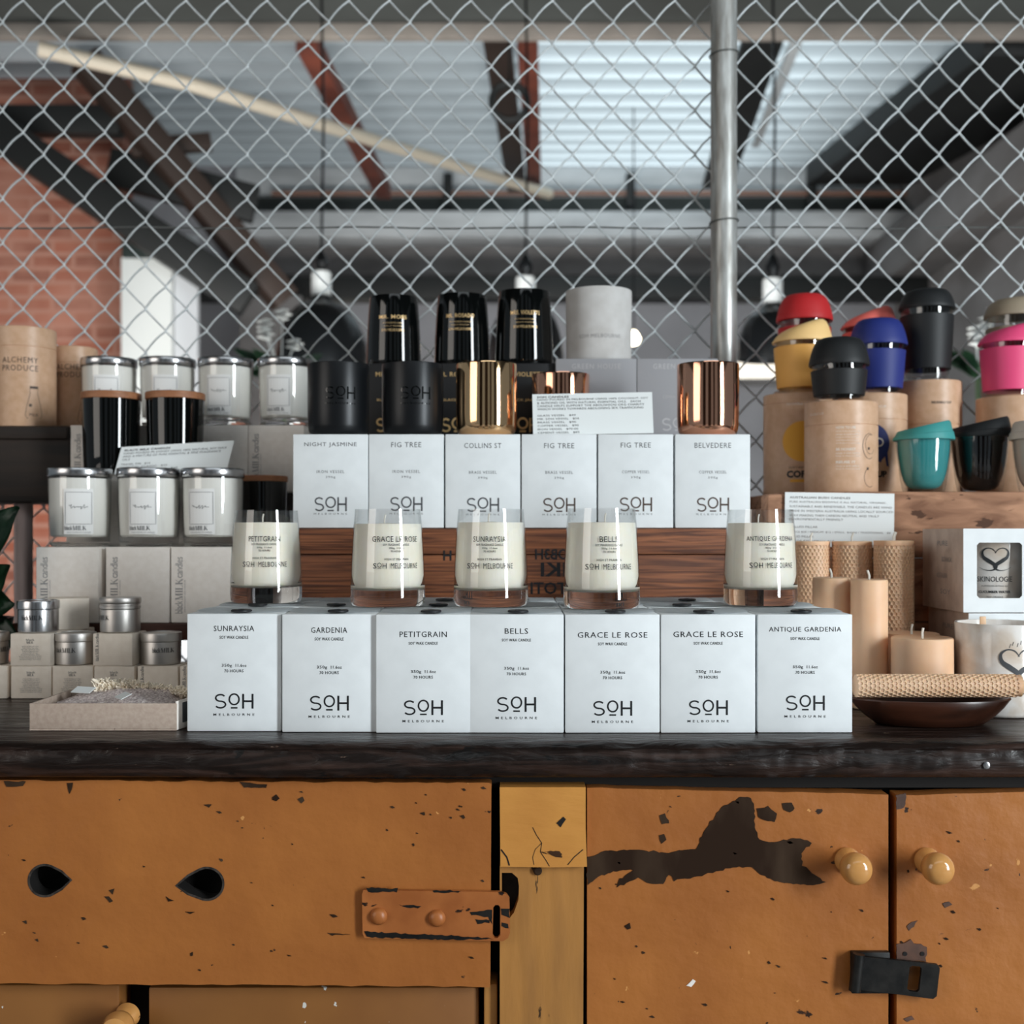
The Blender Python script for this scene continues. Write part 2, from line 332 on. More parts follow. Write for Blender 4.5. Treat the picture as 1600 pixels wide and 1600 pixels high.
def text(bm, s, u, v, w, h, fn, space=1.0, align='C', bold=0.0, mi=0, rot=0.0, mirror=False, shear=0.0):
    """a line of text fitted into w x h (h = height of what it contains), centred (or left-aligned) at u, v"""
    vs, fs, x0, x1, y0, y1 = glyphs(s, space, bold)
    sy = h/max(y1-y0, 1e-6); sx = w/max(x1-x0, 1e-6) if w else sy
    out = []
    for x, y in vs:
        a = (x-x0)*sx-(0 if align == 'L' else (x1-x0)*sx/2); b = (y-(y0+y1)/2)*sy
        a += shear*b
        if mirror: a = -a
        if rot: a, b = a*math.cos(rot)-b*math.sin(rot), a*math.sin(rot)+b*math.cos(rot)
        out.append(bm.verts.new(fn(u+a, v+b)))
    for f in fs:
        try: bm.faces.new([out[i] for i in (f[::-1] if mirror else f)]).material_index = mi
        except ValueError: pass
def stroke(bm, pts, w, fn, closed=False, mi=0):
    """flat ribbon of width w (number or list) along 2D points"""
    pts = [Vector(p) for p in pts]; n = len(pts); L = []; Rr = []
    for i, p in enumerate(pts):
        a = pts[(i-1) % n] if closed or i > 0 else p; b = pts[(i+1) % n] if closed or i < n-1 else p
        t = (b-a); t = t.normalized() if t.length > 1e-9 else Vector((1, 0)); nr = Vector((-t.y, t.x))
        ww = (w[i] if isinstance(w, (list, tuple)) else w)/2
        q = p+nr*ww; s = p-nr*ww; L.append(bm.verts.new(fn(q.x, q.y))); Rr.append(bm.verts.new(fn(s.x, s.y)))
    for i in range(n if closed else n-1):
        j = (i+1) % n; bm.faces.new((L[i], Rr[i], Rr[j], L[j])).material_index = mi
def view(px): return math.atan((px-800)/F)
def quad(bm, u0, v0, u1, v1, fn, mi=0, n=1):
    for k in range(n):
        a = u0+(u1-u0)*k/n; b = u0+(u1-u0)*(k+1)/n
        bm.faces.new([bm.verts.new(fn(*p)) for p in ((a, v0), (b, v0), (b, v1), (a, v1))]).material_index = mi
def arc(cx, cy, rx, ry, a0, a1, n=20): return [(cx+rx*math.cos(R(a0+(a1-a0)*i/n)), cy+ry*math.sin(R(a0+(a1-a0)*i/n))) for i in range(n+1)]
def disc(bm, cx, cy, rx, ry, fn, n=24, mi=0):
    """filled ellipse in narrow strips, so that it can follow a curved surface"""
    for i in range(n):
        a0, a1 = PI*i/n, PI*(i+1)/n; x0, x1 = -math.cos(a0)*rx, -math.cos(a1)*rx; h0, h1 = math.sin(a0)*ry, math.sin(a1)*ry
        p = [(cx+x0, cy-h0), (cx+x1, cy-h1), (cx+x1, cy+h1), (cx+x0, cy+h0)]
        if i == 0: p = [p[0], p[1], p[2]]
        elif i == n-1: p = [p[0], p[1], p[3]]
        bm.faces.new([bm.verts.new(fn(*q)) for q in p]).material_index = mi
def soh_mark(bm, u, v, w, h, fn, wt=0.085):
    """S, a small raised underlined O, H"""
    sw = h*wt*1.25; ry = (h-sw)/4; rx = w*.150-sw/2; sx_ = u-w*.345
    stroke(bm, arc(sx_, v+ry, rx*.93, ry, 32, 262, 22)+arc(sx_, v-ry, rx, ry, 82, -150, 22), sw, fn); text(bm, 'H', u+w*0.355, v, w*0.29, h, fn)
    r = h*0.36; stroke(bm, arc(u+0.005*w, v+h*0.5-r-0.01*h, r*0.92, r, 0, 360, 28)[:-1], h*wt*1.25, fn, closed=True)
    quad(bm, u+0.005*w-r*0.62, v-h*0.5, u+0.005*w+r*0.62, v-h*0.5+h*wt*1.2, fn)
def serif_milk(bm, u, v, h, fn, rot90=False):
    """MILK in thick-and-thin capitals with serifs; returns the width; (u, v) lower left"""
    g = (lambda a, b: fn(u-b, v+a)) if rot90 else (lambda a, b: fn(u+a, v+b))
    th, tn, x = h*0.17, h*0.05, 0.0
    def bar(x0, y0, x1, y1, w): stroke(bm, [(x0, y0), (x1, y1)], w, g)
    def ser(xc): bar(xc-h*.15, tn/2, xc+h*.15, tn/2, tn); bar(xc-h*.15, h-tn/2, xc+h*.15, h-tn/2, tn)
    bar(h*.14, 0, h*.14, h, tn); bar(h*.16, h, h*.46, 0, th*.8); bar(h*.46, 0, h*.76, h, tn); bar(h*.80, 0, h*.80, h, th); ser(h*.14); ser(h*.82); x = h*1.08
    bar(x+h*.12, 0, x+h*.12, h, th); ser(x+h*.12); x += h*.36
    bar(x+h*.12, 0, x+h*.12, h, th); ser(x+h*.12); bar(x+h*.1, tn/2, x+h*.6, tn/2, tn); bar(x+h*.59, 0, x+h*.59, h*.3, tn); x += h*.74
    bar(x+h*.12, 0, x+h*.12, h, th); ser(x+h*.12); bar(x+h*.2, h*.45, x+h*.66, h, tn); bar(x+h*.3, h*.55, x+h*.72, 0, th*.9); x += h*.86
    return x
def black_milk(bm, u, v, h, fn, tail='', rot90=False):
    """blackMILK or blackMILKcandles, starting at u, v"""
    g = (lambda a, b: fn(u-b, v+a)) if rot90 else (lambda a, b: fn(u+a, v+b))
    text(bm, 'black', 0, h*0.52, h*1.75, h*1.04, g, align='L', space=0.9); x = h*1.85
    x += serif_milk(bm, x, 0, h, g)
    if tail: text(bm, tail, x+h*.05, h*0.5, h*2.9, h*1.0, g, align='L', space=0.9)
    return x
def scribble(bm, u, v, w, h, fn, wt, seed):
    rr = random.Random(seed); pts = []
    n = 26
    for i in range(n*4):
        t = i/(n*4); a = t*PI*11; pts.append((u-w/2+w*t+0.05*w*math.sin(a*1.0), v+h*0.32*math.sin(a)*(0.55+0.45*math.sin(t*9+seed))+h*.1*math.sin(a*.5)))
    pts[0] = (u-w*.55, v+h*.4); stroke(bm, pts, wt, fn)
# ------------------------------------------------------------------ the room
structure(obj('floor', box_bm((-6, -4, -0.1), (6, 10, 0)), 'floor', smooth=False))
structure(obj('ceiling', box_bm((-6, -3, 3.47), (6, 5.45, 3.62)), 'slab_dark', smooth=False))
structure(obj('wall_back', box_bm((-5, 9.6, 0), (5, 9.75, 4.4)), 'grey_wall', smooth=False))
structure(obj('wall_right', box_bm((3.1, 2.0, 0), (3.25, 9.6, 4.4)), 'concrete', smooth=False))
xb = X(190, 6.8)
bw = structure(obj('wall_left', box_bm((-6, 6.8, 0), (xb, 7.0, 4.4)), 'brick', smooth=False))
# corrugated roof, ridges running left to right
bm = bmesh.new(); rows = []
ny = 150
for j in range(ny+1):
    y = 5.40+(9.7-5.40)*j/ny; s = math.sin(2*PI*y/0.34)
    z = 3.60+(y-5.6)*0.1276+0.06*max(-0.85, min(0.85, s*1.1))
    rows.append([bm.verts.new((x, y, z)) for x in (-6, 6)])
for a, b in zip(rows, rows[1:]): bm.faces.new((a[0], a[1], b[1], b[0]))
structure(obj('ceiling_roof', bm, 'roof', smooth=True, angle=80))

def beam(name, a, b, w, h, m, label=None, cat='beam', kind=None, parent=None):
    """straight member from a to b, w across, h deep"""
    a, b = Vector(a), Vector(b); d = b-a; L = d.length
    bm = box_bm((-L/2, -w/2, -h/2), (L/2, w/2, h/2), 0.004)
    o = obj(name, bm, m, parent, smooth=True); o.location = (a+b)/2; o.rotation_euler = d.to_track_quat('X', 'Z').to_euler()
    if label: tag(o, label, cat)
    if kind: o['kind'] = kind
    return o
# near lintel: dark web with a pale flange below
beam('trim_1', (-6, 5.52, Z(46, 5.49)), (6, 5.52, Z(46, 5.49)), 0.06, 0.066, 'concrete_tan', kind='structure')
beam('trim_2', (-6, 5.50, Z(8, 5.5)), (6, 5.50, Z(8, 5.5)), 0.16, 0.16, 'slab_dark', kind='structure')
# far end: pale concrete band, grey wall, black girder
beam('trim_3', (-2.2, 9.2, Z(350, 9.05)), (3.1, 9.2, Z(350, 9.05)), 0.3, 0.20, 'concrete_pale', kind='structure')
beam('trim_4', (-2.2, 9.5, Z(282, 9.4)), (3.1, 9.5, Z(282, 9.4)), 0.12, 0.24, 'concrete_pale', kind='structure')
beam('trim_5', (-2.2, 9.42, Z(318, 9.36)), (3.1, 9.42, Z(318, 9.36)), 0.1, 0.11, 'slab_dark', kind='structure')
beam('trim_7', (-2.9, 8.9, Z(449, 8.8)), (3.1, 8.9, Z(449, 8.8)), 0.2, 0.165, 'steel_black', kind='structure')
beam('wall_back_band', (-2.2, 9.5, Z(400, 9.4)), (3.1, 9.5, Z(400, 9.4)), 0.14, 0.28, 'concrete', kind='structure')
# right-hand side: concrete wall beam and a black mass above it in place of shade
beam('trim_6', (2.955, 5.0, 3.19), (2.955, 9.58, 3.19), 0.29, 0.35, 'concrete', kind='structure')
beam('rafter', (2.66, 5.66, 3.47), (2.66, 9.1, 3.86), 0.8, 0.16, 'steel_black', 'black steel rafter under the roof along the concrete side wall', 'beam')
beam('steel_column', P(1458, 330, 9.1), (X(1458, 9.1), 9.1, 0), 0.2, 0.2, 'steel_black', 'black steel column in the far corner by the concrete wall', 'column')
# left-hand truss, one welded frame
tf = thing('roof_truss', 'dark slanting steel roof truss in front of the brick wall', 'roof truss', (0, 0, 0))
beam('chord', P(130, 92, 6.1), P(445, 470, 6.6), 0.14, 0.15, 'steel_brown', parent=tf)
beam('chord', P(-30, 190, 6.1), P(390, 470, 6.3), 0.14, 0.18, 'steel_black', parent=tf)
beam('tie', P(-200, 190, 6.25), P(190, 190, 6.25), 0.10, 0.15, 'steel_black', parent=tf)
beam('tie', P(170, 262, 6.35), P(400, 320, 6.45), 0.08, 0.2, 'steel_black', parent=tf)
beam('web', P(205, 232, 6.3), P(330, 222, 6.4), 0.07, 0.09, 'steel_brown', parent=tf)
beam('steel_strut', P(478, 62, 5.7), P(600, 300, 8.3), 0.10, 0.10, 'steel_red', 'red oxide steel strut slanting under the corrugated roof', 'beam')
beam('steel_strut', P(824, 56, 5.7), P(835, 300, 8.6), 0.10, 0.10, 'steel_red', 'red oxide steel strut running straight back under the corrugated roof', 'beam')
beam('steel_flange', P(776, 56, 5.75), P(808, 300, 8.7), 0.14, 0.02, 'steel_brown', 'dark steel flange beside the straight red strut', 'beam')
beam('steel_truss', P(1192, 60, 5.8), P(1120, 290, 8.4), 0.2, 0.05, 'steel_black', 'dark lattice truss under the bright roof behind the fence post', 'beam')
beam('light_channel', P(1246, 58, 5.75), P(1180, 225, 7.6), 0.05, 0.05, 'galv', 'pale steel channel beside the dark lattice truss', 'beam')
bm = bmesh.new(); c0 = P(796, 162, 5.55)
for q in range(3): add_tube(bm, [c0+Vector((.085*math.sin(PI*k/14), -.012*q, .085*math.cos(PI*k/14)+.002*q)) for k in range(29)], .014, 8, False)
add_tube(bm, [c0+Vector((0, 0, .085)), c0+Vector((0, .01, .36))], .006, 6)
tag(obj('cable_coil', bm, 'steel_black'), 'coil of black cable hanging beside the straight red strut', 'cable')
# pipes
tag(obj('plastic_pipe', tube_bm([P(60, 76, 5.35), P(300, 132, 5.6), P(560, 212, 6.3), P(760, 273, 7.5), P(858, 303, 8.2)], 0.035, 12), 'pvc'), 'cream plastic pipe running diagonally under the roof', 'pipe')
tag(obj('rusty_pipe', tube_bm([P(425, 302, 9.3), P(1420, 302, 9.3)], 0.02, 8), 'copper_pipe'), 'thin rusty pipe running along the far wall above the pale band', 'pipe')
for k, px in enumerate((700, 985, 1268)):
    tag(obj('pipe_bracket', box_bm((X(px, 9.3)-.035, 9.26, Z(325, 9.3)), (X(px, 9.3)+.035, 9.34, Z(272, 9.3)), 0.006), 'steel_black'),
        ('black bracket holding the rusty pipe, between the two red struts', 'black bracket holding the rusty pipe, just beside the fence post', 'black bracket holding the rusty pipe, nearest the concrete wall')[k], 'bracket', 'brackets on the rusty pipe')
# white partition on the left
t = thing('white_partition', 'white painted partition with a grey return, beside the brick wall', 'partition', (X(228, 6.4), 6.4, 0))
x0, x1, x2 = X(189, 6.4)-t.location.x, X(268, 6.4)-t.location.x, X(372, 7.4)-t.location.x
obj('front_panel', box_bm((x0, 0, 0), (x1, 0.05, Z(402, 6.4)), 0.004), 'white_panel', t)
bm = bmesh.new(); h = Z(398, 6.9)
add_prism(bm, [(x1+.002, 0), (x2, 0), (x2, h), (x1+.002, h)], 0.05, 0.09); bmesh.ops.recalc_face_normals(bm, faces=bm.faces)
obj('return_panel', bm, 'grey_panel', t)
tag(obj('header_board', box_bm((X(190, 6.36), 6.36, Z(401, 6.36)), (X(272, 6.36), 6.42, Z(358, 6.36)), 0.004), 'green_dark'), 'dark green board above the white partition', 'board')
for i, px in enumerate((378, 396, 412, 432)):
    pass
tag(obj('board_panel', box_bm((X(374, 8.4), 8.4, 0), (X(374, 8.4)+.44, 8.44, Z(462, 8.4)), .004), 'concrete'), 'grey upright panel far behind, beside the white partition', 'panel')
# low daylit openings in the far wall
def lit_window(n, px0, px1, py0, py1):
    t = thing('window_%d' % n, None, None, (X((px0+px1)/2, 9.55), 9.55, Z((py0+py1)/2, 9.55)), kind='structure')
    w = (px1-px0)*9.55/F/2; h = (py1-py0)*9.55/F/2
    obj('window_pane', box_bm((-w, 0, -h), (w, 0.03, h)), 'daylight', t, smooth=False)
    bm = bmesh.new()
    for lo, hi in (((-w-.04, -.03, h), (w+.04, .04, h+.05)), ((-w-.04, -.03, -h-.05), (w+.04, .04, -h)), ((-w-.04, -.03, -h), (-w, .04, h)), ((w, -.03, -h), (w+.04, .04, h))): add_box(bm, lo, hi)
    obj('window_frame', bm, 'concrete', t, smooth=False)
lit_window(1, 440, 640, 548, 585); lit_window(2, 1148, 1215, 566, 592); lit_window(3, 1520, 1545, 540, 640)
# pendant lamps
def pendant(px, py_n0, py_n1, py_bot, wid, Y, label, blob):
    zt, zn, zb = Z(py_n0, Y), Z(py_n1, Y), Z(py_bot, Y); r = wid/2*Y/F; rn = 15.5*Y/F
    t = thing('pendant_lamp', label, 'lamp', (X(px, Y), Y, zb), group='pendant lamps behind the fence')
    zn -= zb; zt -= zb
    prof = [(rn*.8, zn), (rn*1.25, zn-.02)]+[(rn*1.2+(r-rn*1.2)*math.sin(PI/2*k/8), (zn-.03)-(zn-.05)*(1-math.cos(PI/2*k/8))) for k in range(9)]+[(r, 0), (r*.97, 0), (r*.9, zn*.3), (rn*1.2, zn*.85), (0, zn*.9)]
    obj('lamp_shade', lathe_bm(prof, 40), 'lamp_black', t)
    obj('lamp_holder', lathe_bm([(0, zt), (rn*.9, zt), (rn, zt-.01), (rn, zn), (0, zn)], 24), 'lamp_white', t)
    obj('lamp_hook', lathe_bm([(0, zt+blob), (rn*.35, zt+blob*.9), (rn*.75, zt+blob*.45), (rn*.4, zt), (0, zt)], 16), 'lamp_black', t)
    ztop = 3.47-zb
    obj('lamp_cord', tube_bm([(0, 0, zt+blob*.8), (.01, 0, (zt+ztop)/2), (0, 0, ztop)], 0.006, 6), 'lamp_black', t)
pendant(502, 425, 462, 592, 150, 5.0, 'black dome pendant lamp with white holder, behind the fence beside the black cups', .09)
pendant(821, 433, 462, 580, 120, 5.0, 'pendant lamp with white holder, mostly hidden behind the black glass vessels', .10)
pendant(1207, 436, 474, 562, 108, 5.0, 'black dome pendant lamp with white holder, behind the red and yellow cups', .11)
t = thing('bare_bulb', 'small glowing bulb far behind the grey cement pot', 'lamp', P(990, 530, 7.5))
obj('bulb', lathe_bm([(0, -.04), (.03, -.028), (.042, 0), (.03, .03), (.014, .05), (0, .055)], 20), 'bulb', t)
obj('bulb_cord', tube_bm([(0, 0, .055), (0, 0, 3.80-t.location.z)], 0.005, 6), 'lamp_black', t)

# ------------------------------------------------------------------ chain-link fence and its post
YF, PX, PZ, WR = 1.912, 31.8*1.912/F, 68.9*1.912/F, 0.0016
fence = thing('chain_link_fence', 'galvanised chain-link fence stretched behind the whole display', 'fence', (0, YF, 0.55))
zn0 = Z(35, YF); xn0 = X(36.6, YF)
bm = bmesh.new(); rr = random.Random(3)
kmin, kmax = -26, 76; nz_ = 34
ztop = zn0+3*PZ
for k in range(kmin, kmax):
    pts = []
    for s in range(nz_*2):
        # half-turns: right node at even steps, left node at odd steps
        zt = ztop-s*PZ/2
        side = 1 if (s+k) % 2 == 0 else -1
        xc = xn0+(k+0.5)*PX; x = xc+side*(PX/2+WR*0.6)
        # going down from right node to left node is the front wire, from left to right the rear one
        d0 = -side
        nxt = xc-side*(PX/2+WR*.6)
        pts.append((x, 0.0, zt))
        for f_ in (0.1, 0.3, 0.5, 0.7, 0.9):
            bow = 0.0030*math.sin(PI*f_)*(1 if d0 < 0 else -0.25)
            pts.append((x+(nxt-x)*f_, d0*WR*1.25*math.sin(PI*min(1, f_*1.0)), zt-PZ/2*f_+bow))
    jx = rr.uniform(-.0006, .0006)
    pts = [(p[0]+jx, p[1], p[2]-fence.location.z) for p in pts]
    add_tube(bm, pts, WR, 6)
obj('wire_mesh', bm, 'galv', fence, angle=80)
bm = bmesh.new(); zt = Z(355, YF)-fence.location.z
add_tube(bm, [(x*.05, .004+.0015*math.sin(x*1.7), zt+.0012*math.sin(x*.9)) for x in range(-26, 27)], .0014, 6); obj('tension_wire', bm, 'tiewire', fence)
YP = 1.8845; zp = 0
post = thing('fence_post', 'upright galvanised steel fence post standing behind the copper cup', 'post', (X(1131, YP), YP, 0))
obj('post_tube', lathe_bm([(0, 0), (.0208, 0), (.0208, 2.6), (.0195, 2.61), (0, 2.61)], 40), 'galv_post', post)
for py in (86, 347):
    bm = bmesh.new(); z = Z(py, YP)
    add_tube(bm, [(.0226*math.sin(a*PI/12), -.0226*math.cos(a*PI/12), z+.002*math.sin(a*PI/12)) for a in range(25)]+[(.004, .028, z)], .0012, 6); obj('wire_tie', bm, 'tiewire', post)

# unseen dark piers behind the camera, added to stripe reflections in metal and glass
for k, (a, b) in enumerate(((-1.9, -1.1), (-.35, .45), (1.05, 1.5), (2.5, 3.4))):
    structure(obj('wall_front_%d' % (k+1), box_bm((a, -2.9, 0), (b, -2.6, 3.47)), 'steel_brown', smooth=False))
# ------------------------------------------------------------------ counter and cabinet
def slab_mesh():
    bm = bmesh.new(); nx = 700; x0, x1 = -1.15, 1.15
    prof = []   # y, z around the front edge then the top
    th = .0372
    for k in range(7): prof.append((1.140-.004*math.sin(PI*k/6), -th+.004+(th-.012)*k/6))
    prof += [(1.1385, -.0055), (1.142, -.002), (1.150, 0)]
    prof += [(1.150+(1.86-1.150)*(k/22.0), 0) for k in range(1, 23)]
    rows = []
    for i in range(nx+1):
        x = x0+(x1-x0)*i/nx; row = []
        for (y, z) in prof:
            w = max(0.0, min(1.0, (1.175-y)/.03))
            n = noise.noise(Vector((x*9, y*4, z*30))); n2 = noise.noise(Vector((x*40, y*20, z*90+5)))
            n3 = noise.noise(Vector((x*120, y*60, z*160))); yy = y-(n*.0040+n2*.0020+n3*.0009)*w+(0 if w == 0 else .002*noise.noise(Vector((x*2.2, 0, 3)))*w)
            zz = CT+z-(0.0012*abs(n2)*w)-(.0015*max(0, noise.noise(Vector((x*30, 7, 1)))) if -.004 < z < 0 or (z == 0 and w > .3) else 0)
            row.append(bm.verts.new((x, yy, zz)))
        rows.append(row)
    for a, b in zip(rows, rows[1:]):
        for j in range(len(prof)-1): bm.faces.new((a[j], b[j], b[j+1], a[j+1]))
    # underside and back
    B = [[bm.verts.new((r[0].co.x, 1.86, CT-th+.004)), bm.verts.new((r[0].co.x, 1.146, CT-th+.002))] for r in rows]
    for i in range(nx):
        bm.faces.new((rows[i][-1], rows[i+1][-1], B[i+1][0], B[i][0])); bm.faces.new((B[i][0], B[i+1][0], B[i+1][1], B[i][1])); bm.faces.new((B[i][1], B[i+1][1], rows[i+1][0], rows[i][0]))
    for r, b in ((rows[0], B[0]), (rows[-1], B[-1])): bm.faces.new(r+b)
    bmesh.ops.recalc_face_normals(bm, faces=bm.faces); return bm
ctr = tag(obj('timber_counter', slab_mesh(), 'counter', angle=60), 'thick dark scarred timber counter top carrying the whole display', 'counter')
o = obj('screw', lathe_bm([(0, 0), (.0034, 0), (.0034, .0012), (.0026, .0016), (0, .0012)], 20), 'steel', ctr); o.location = (X(1541, 1.135), 1.1352, Z(1196, 1.135)); o.rotation_euler = (PI/2, 0, 0)

YC = 1.158
def cx(px, Y=YC): return X(px, Y)
def cz(py, Y=YC): return Z(py, Y)
cab = thing('counter_cabinet', 'worn ochre painted cabinet under the dark counter, with drawer and two doors', 'cabinet', (0, YC, 0))
def lp(px, py, Y=YC): return (X(px, Y), Z(py, Y))
bm = bmesh.new()
zt = CT-.0385
add_box(bm, (-1.1, .05, .05), (1.1, .66, zt)); add_box(bm, (-1.1, .0125, zt-.012), (1.1, .055, zt))
add_box(bm, (-1.1, .05, 0), (1.1, .60, .05))
obj('carcass', bm, 'hole', cab, smooth=False)
# drawer front with two teardrop finger holes
def tear(cxp, cyp, r, tipx, tipy):
    s = 1 if tipx > cxp else -1
    pts = [(cxp-s*r*math.cos(R(a)), cyp+r*math.sin(R(a))*0.98) for a in range(-115, 116, 10)]
    pts += [((pts[-1][0]+tipx)/2, (pts[-1][1]+tipy)/2+3), (tipx, tipy), ((pts[0][0]+tipx)/2, (pts[0][1]+tipy)/2-3)]
    return [lp(*p) for p in pts]
rr = random.Random(11)
top = [lp(px, 1217+5.0*px/770+rr.uniform(-1.6, 1.0)) for px in range(-500, 768, 16)]+[lp(768, 1223)]
bot = [lp(px, 1533+5.0*px/770+rr.uniform(-1.2, 1.2)) for px in range(766, -500, -24)]+[lp(-500, 1532)]
h1, h2 = tear(74, 1373, 25, 115, 1372), tear(326, 1378, 25.5, 278, 1381)
dr = obj('drawer', prism_bm(top+bot, 0, .022, [h1, h2], 1), ['paint', 'hole'], cab, angle=30)  # hole sides coloured dark to stand for shade in their depth
dr.location.y = -.006
for h in (h1, h2):
    bm = bmesh.new(); stroke(bm, h, .0022, flat(-.0004), closed=True); obj('hole_lip', bm, 'hole_lip', dr, smooth=False)
obj('drawer_cavity', box_bm((cx(20), .028, cz(1440)), (cx(380), .040, cz(1310))), 'hole', dr, smooth=False)  # dark board behind the holes, in place of shade inside the drawer
def patch(name, poly, parent, m, y=-.0044, jit=1.5, th=.0003):
    q = []
    for i in range(len(poly)):
        a, b = Vector(poly[i]), Vector(poly[(i+1) % len(poly)]); n = max(1, int((b-a).length/5))
        for k in range(n): p = a+(b-a)*k/n; q.append(lp(p.x+rr.uniform(-jit, jit), p.y+rr.uniform(-jit, jit), YC+y))
    o = obj(name, prism_bm(q, y-th, y+.0006), m, parent, smooth=False); return o
# the painted iron strap
st = [lp(570, 1385), lp(782, 1388), lp(791, 1391), lp(796, 1398), lp(797, 1450), lp(794, 1459), lp(786, 1464), lp(572, 1459), lp(569, 1452), lp(568, 1392)]
sl = [lp(771, 1412), lp(774, 1408), lp(779, 1408), lp(782, 1412), lp(782, 1454), lp(778, 1459), lp(773, 1459), lp(770, 1455)]
strap = obj('hinge_strap', prism_bm(st, -.0062, -.0012, [sl]), 'strap', dr, angle=30)
for poly in ([(572, 1384), (624, 1386), (620, 1391), (576, 1391)], [(676, 1388), (720, 1389), (716, 1392), (680, 1392)], [(624, 1411), (658, 1412), (654, 1416), (630, 1414)], [(571, 1452), (640, 1456), (700, 1458), (762, 1462), (770, 1464), (700, 1465), (574, 1461)], [(734, 1423), (756, 1420), (769, 1418), (769, 1440), (762, 1430), (738, 1426)], [(783, 1416), (796, 1418), (796, 1430), (790, 1428), (783, 1426)], [(744, 1434), (766, 1434), (764, 1438), (746, 1441)], [(784, 1438), (795, 1440), (794, 1448), (784, 1444)]):
    patch('worn_spot', poly, strap, 'iron_black', y=-.0063, jit=1.2)
for px, py in ((594, 1425), (684, 1428)):
    b = obj('bolt', lathe_bm([(0, 0), (.0082, 0), (.0080, .0022), (.0062, .0046), (.0034, .0060), (0, .0064)], 28), 'strap', strap)
    b.location = (cx(px), -.0060, cz(py)); b.rotation_euler = (PI/2, 0, 0)
# stile: upper block over a recessed post with a mortise
blk = [lp(781, 1226), lp(914, 1226), lp(914, 1290), lp(916, 1349), lp(860, 1350), lp(782, 1349)]
obj('stile_block', prism_bm(blk, -.012, .03), 'paint_block', cab, angle=30)
bk = cab.children[-1]
for pts, w_ in (([(832, 1288), (838, 1300), (846, 1312), (844, 1326), (852, 1338), (858, 1348)], .0007), ([(846, 1312), (836, 1322), (832, 1334), (834, 1346)], .0005), ([(783, 1322), (792, 1334), (796, 1347)], .0014), ([(910, 1322), (896, 1334), (886, 1346)], .0008)):
    bm = bmesh.new(); stroke(bm, [lp(*p) for p in pts], w_, flat(-.0123)); obj('crack', bm, 'hole', bk, smooth=False)
patch('paint_chip', [(870, 1286), (880, 1276), (884, 1280), (876, 1292)], bk, 'hole', y=-.0123, jit=.6)
mort = [lp(784, 1362), lp(800, 1362), lp(809, 1370), lp(811, 1384), lp(810, 1404), lp(803, 1424), lp(795, 1434), lp(784, 1434)]
post_p = [lp(781, 1350), lp(912, 1350), lp(909, 1900), lp(778, 1900), lp(781, 1436)]
obj('stile', prism_bm([lp(781, 1351), lp(912, 1351), lp(910, 1780), lp(781, 1780)], -.004, .03, [mort]), 'paint_dirty', cab, angle=30)
obj('keeper', box_bm((cx(784), .012, cz(1436)), (cx(812), .02, cz(1360))), 'iron_black', cab)
o = obj('dowel', lathe_bm([(0, 0), (.0042, 0), (.0042, .004), (.003, .005), (0, .005)], 20), 'bare', cab); o.location = (cx(840), -.003, cz(1358)); o.rotation_euler = (PI/2, 0, 0)
# doors
def door(px0, px1, tl, tr, mi, open_=0.0):
    tp = [lp(px0+(px1-px0)*k/20, tl+(tr-tl)*k/20+rr.uniform(-1, 1)) for k in range(21)]
    return prism_bm(tp+[lp(px1, 1780), lp(px0, 1780)], -.004, .018)
d1 = obj('door', door(917, 1386, 1229, 1240, 0), 'paint', cab, angle=30)
d2 = obj('door', door(1399, 1990, 1241, 1226, 0), 'paint', cab, angle=30)
pk = [(916, 1340), (940, 1331), (975, 1328), (1010, 1329), (1040, 1332), (1088, 1326), (1096, 1306), (1110, 1284), (1128, 1262), (1150, 1250), (1158, 1244), (1174, 1246), (1178, 1262), (1180, 1292), (1186, 1312), (1200, 1316), (1240, 1310), (1262, 1312), (1268, 1318), (1252, 1332), (1254, 1352), (1268, 1364), (1290, 1378), (1270, 1382), (1220, 1380), (1190, 1368), (1176, 1356), (1150, 1354), (1118, 1362), (1090, 1370), (1052, 1376), (1046, 1366), (1036, 1380), (1010, 1380), (998, 1372), (964, 1386), (968, 1374), (990, 1360), (974, 1358), (940, 1368), (918, 1382)]
patch('bare_patch', pk, d1, 'bare')
for poly in ([(1182, 1264), (1200, 1260), (1214, 1272), (1210, 1284), (1194, 1282), (1184, 1276)], [(1222, 1256), (1236, 1254), (1242, 1262), (1234, 1270), (1224, 1266)], [(1031, 1274), (1040, 1272), (1046, 1286), (1034, 1287)], [(1030, 1306), (1038, 1303), (1042, 1312), (1034, 1318)], [(976, 1446), (984, 1442), (986, 1450), (980, 1452)]):
    patch('paint_chip', poly, d1, 'bare', jit=1)
patch('paint_chip', [(1072, 1540), (1082, 1530), (1087, 1533), (1080, 1542)], d1, 'kraft_white', jit=.6)
for poly in ([(1416, 1448), (1424, 1440), (1434, 1438), (1428, 1448), (1420, 1454)], [(1473, 1412), (1484, 1408), (1487, 1413), (1476, 1419)], [(1411, 1592), (1424, 1588), (1429, 1592), (1418, 1597)], [(1400, 1242), (1416, 1240), (1413, 1262), (1401, 1264)]):
    patch('paint_chip', poly, d2, 'rust', jit=1)
r3 = random.Random(21)
def nicks(n, parent, x0, x1, y0, y1, y):
    for _ in range(n):
        px, py, s_ = r3.uniform(x0, x1), r3.uniform(y0, y1), r3.uniform(1.2, 3.6)
        patch('paint_chip', [(px-s_*r3.uniform(.6, 2), py-s_*.5), (px+s_*.2, py-s_*r3.uniform(.4, 1)), (px+s_*r3.uniform(.5, 2), py+s_*.3), (px, py+s_*r3.uniform(.4, 1))], parent, 'bare', y=y, jit=.5)
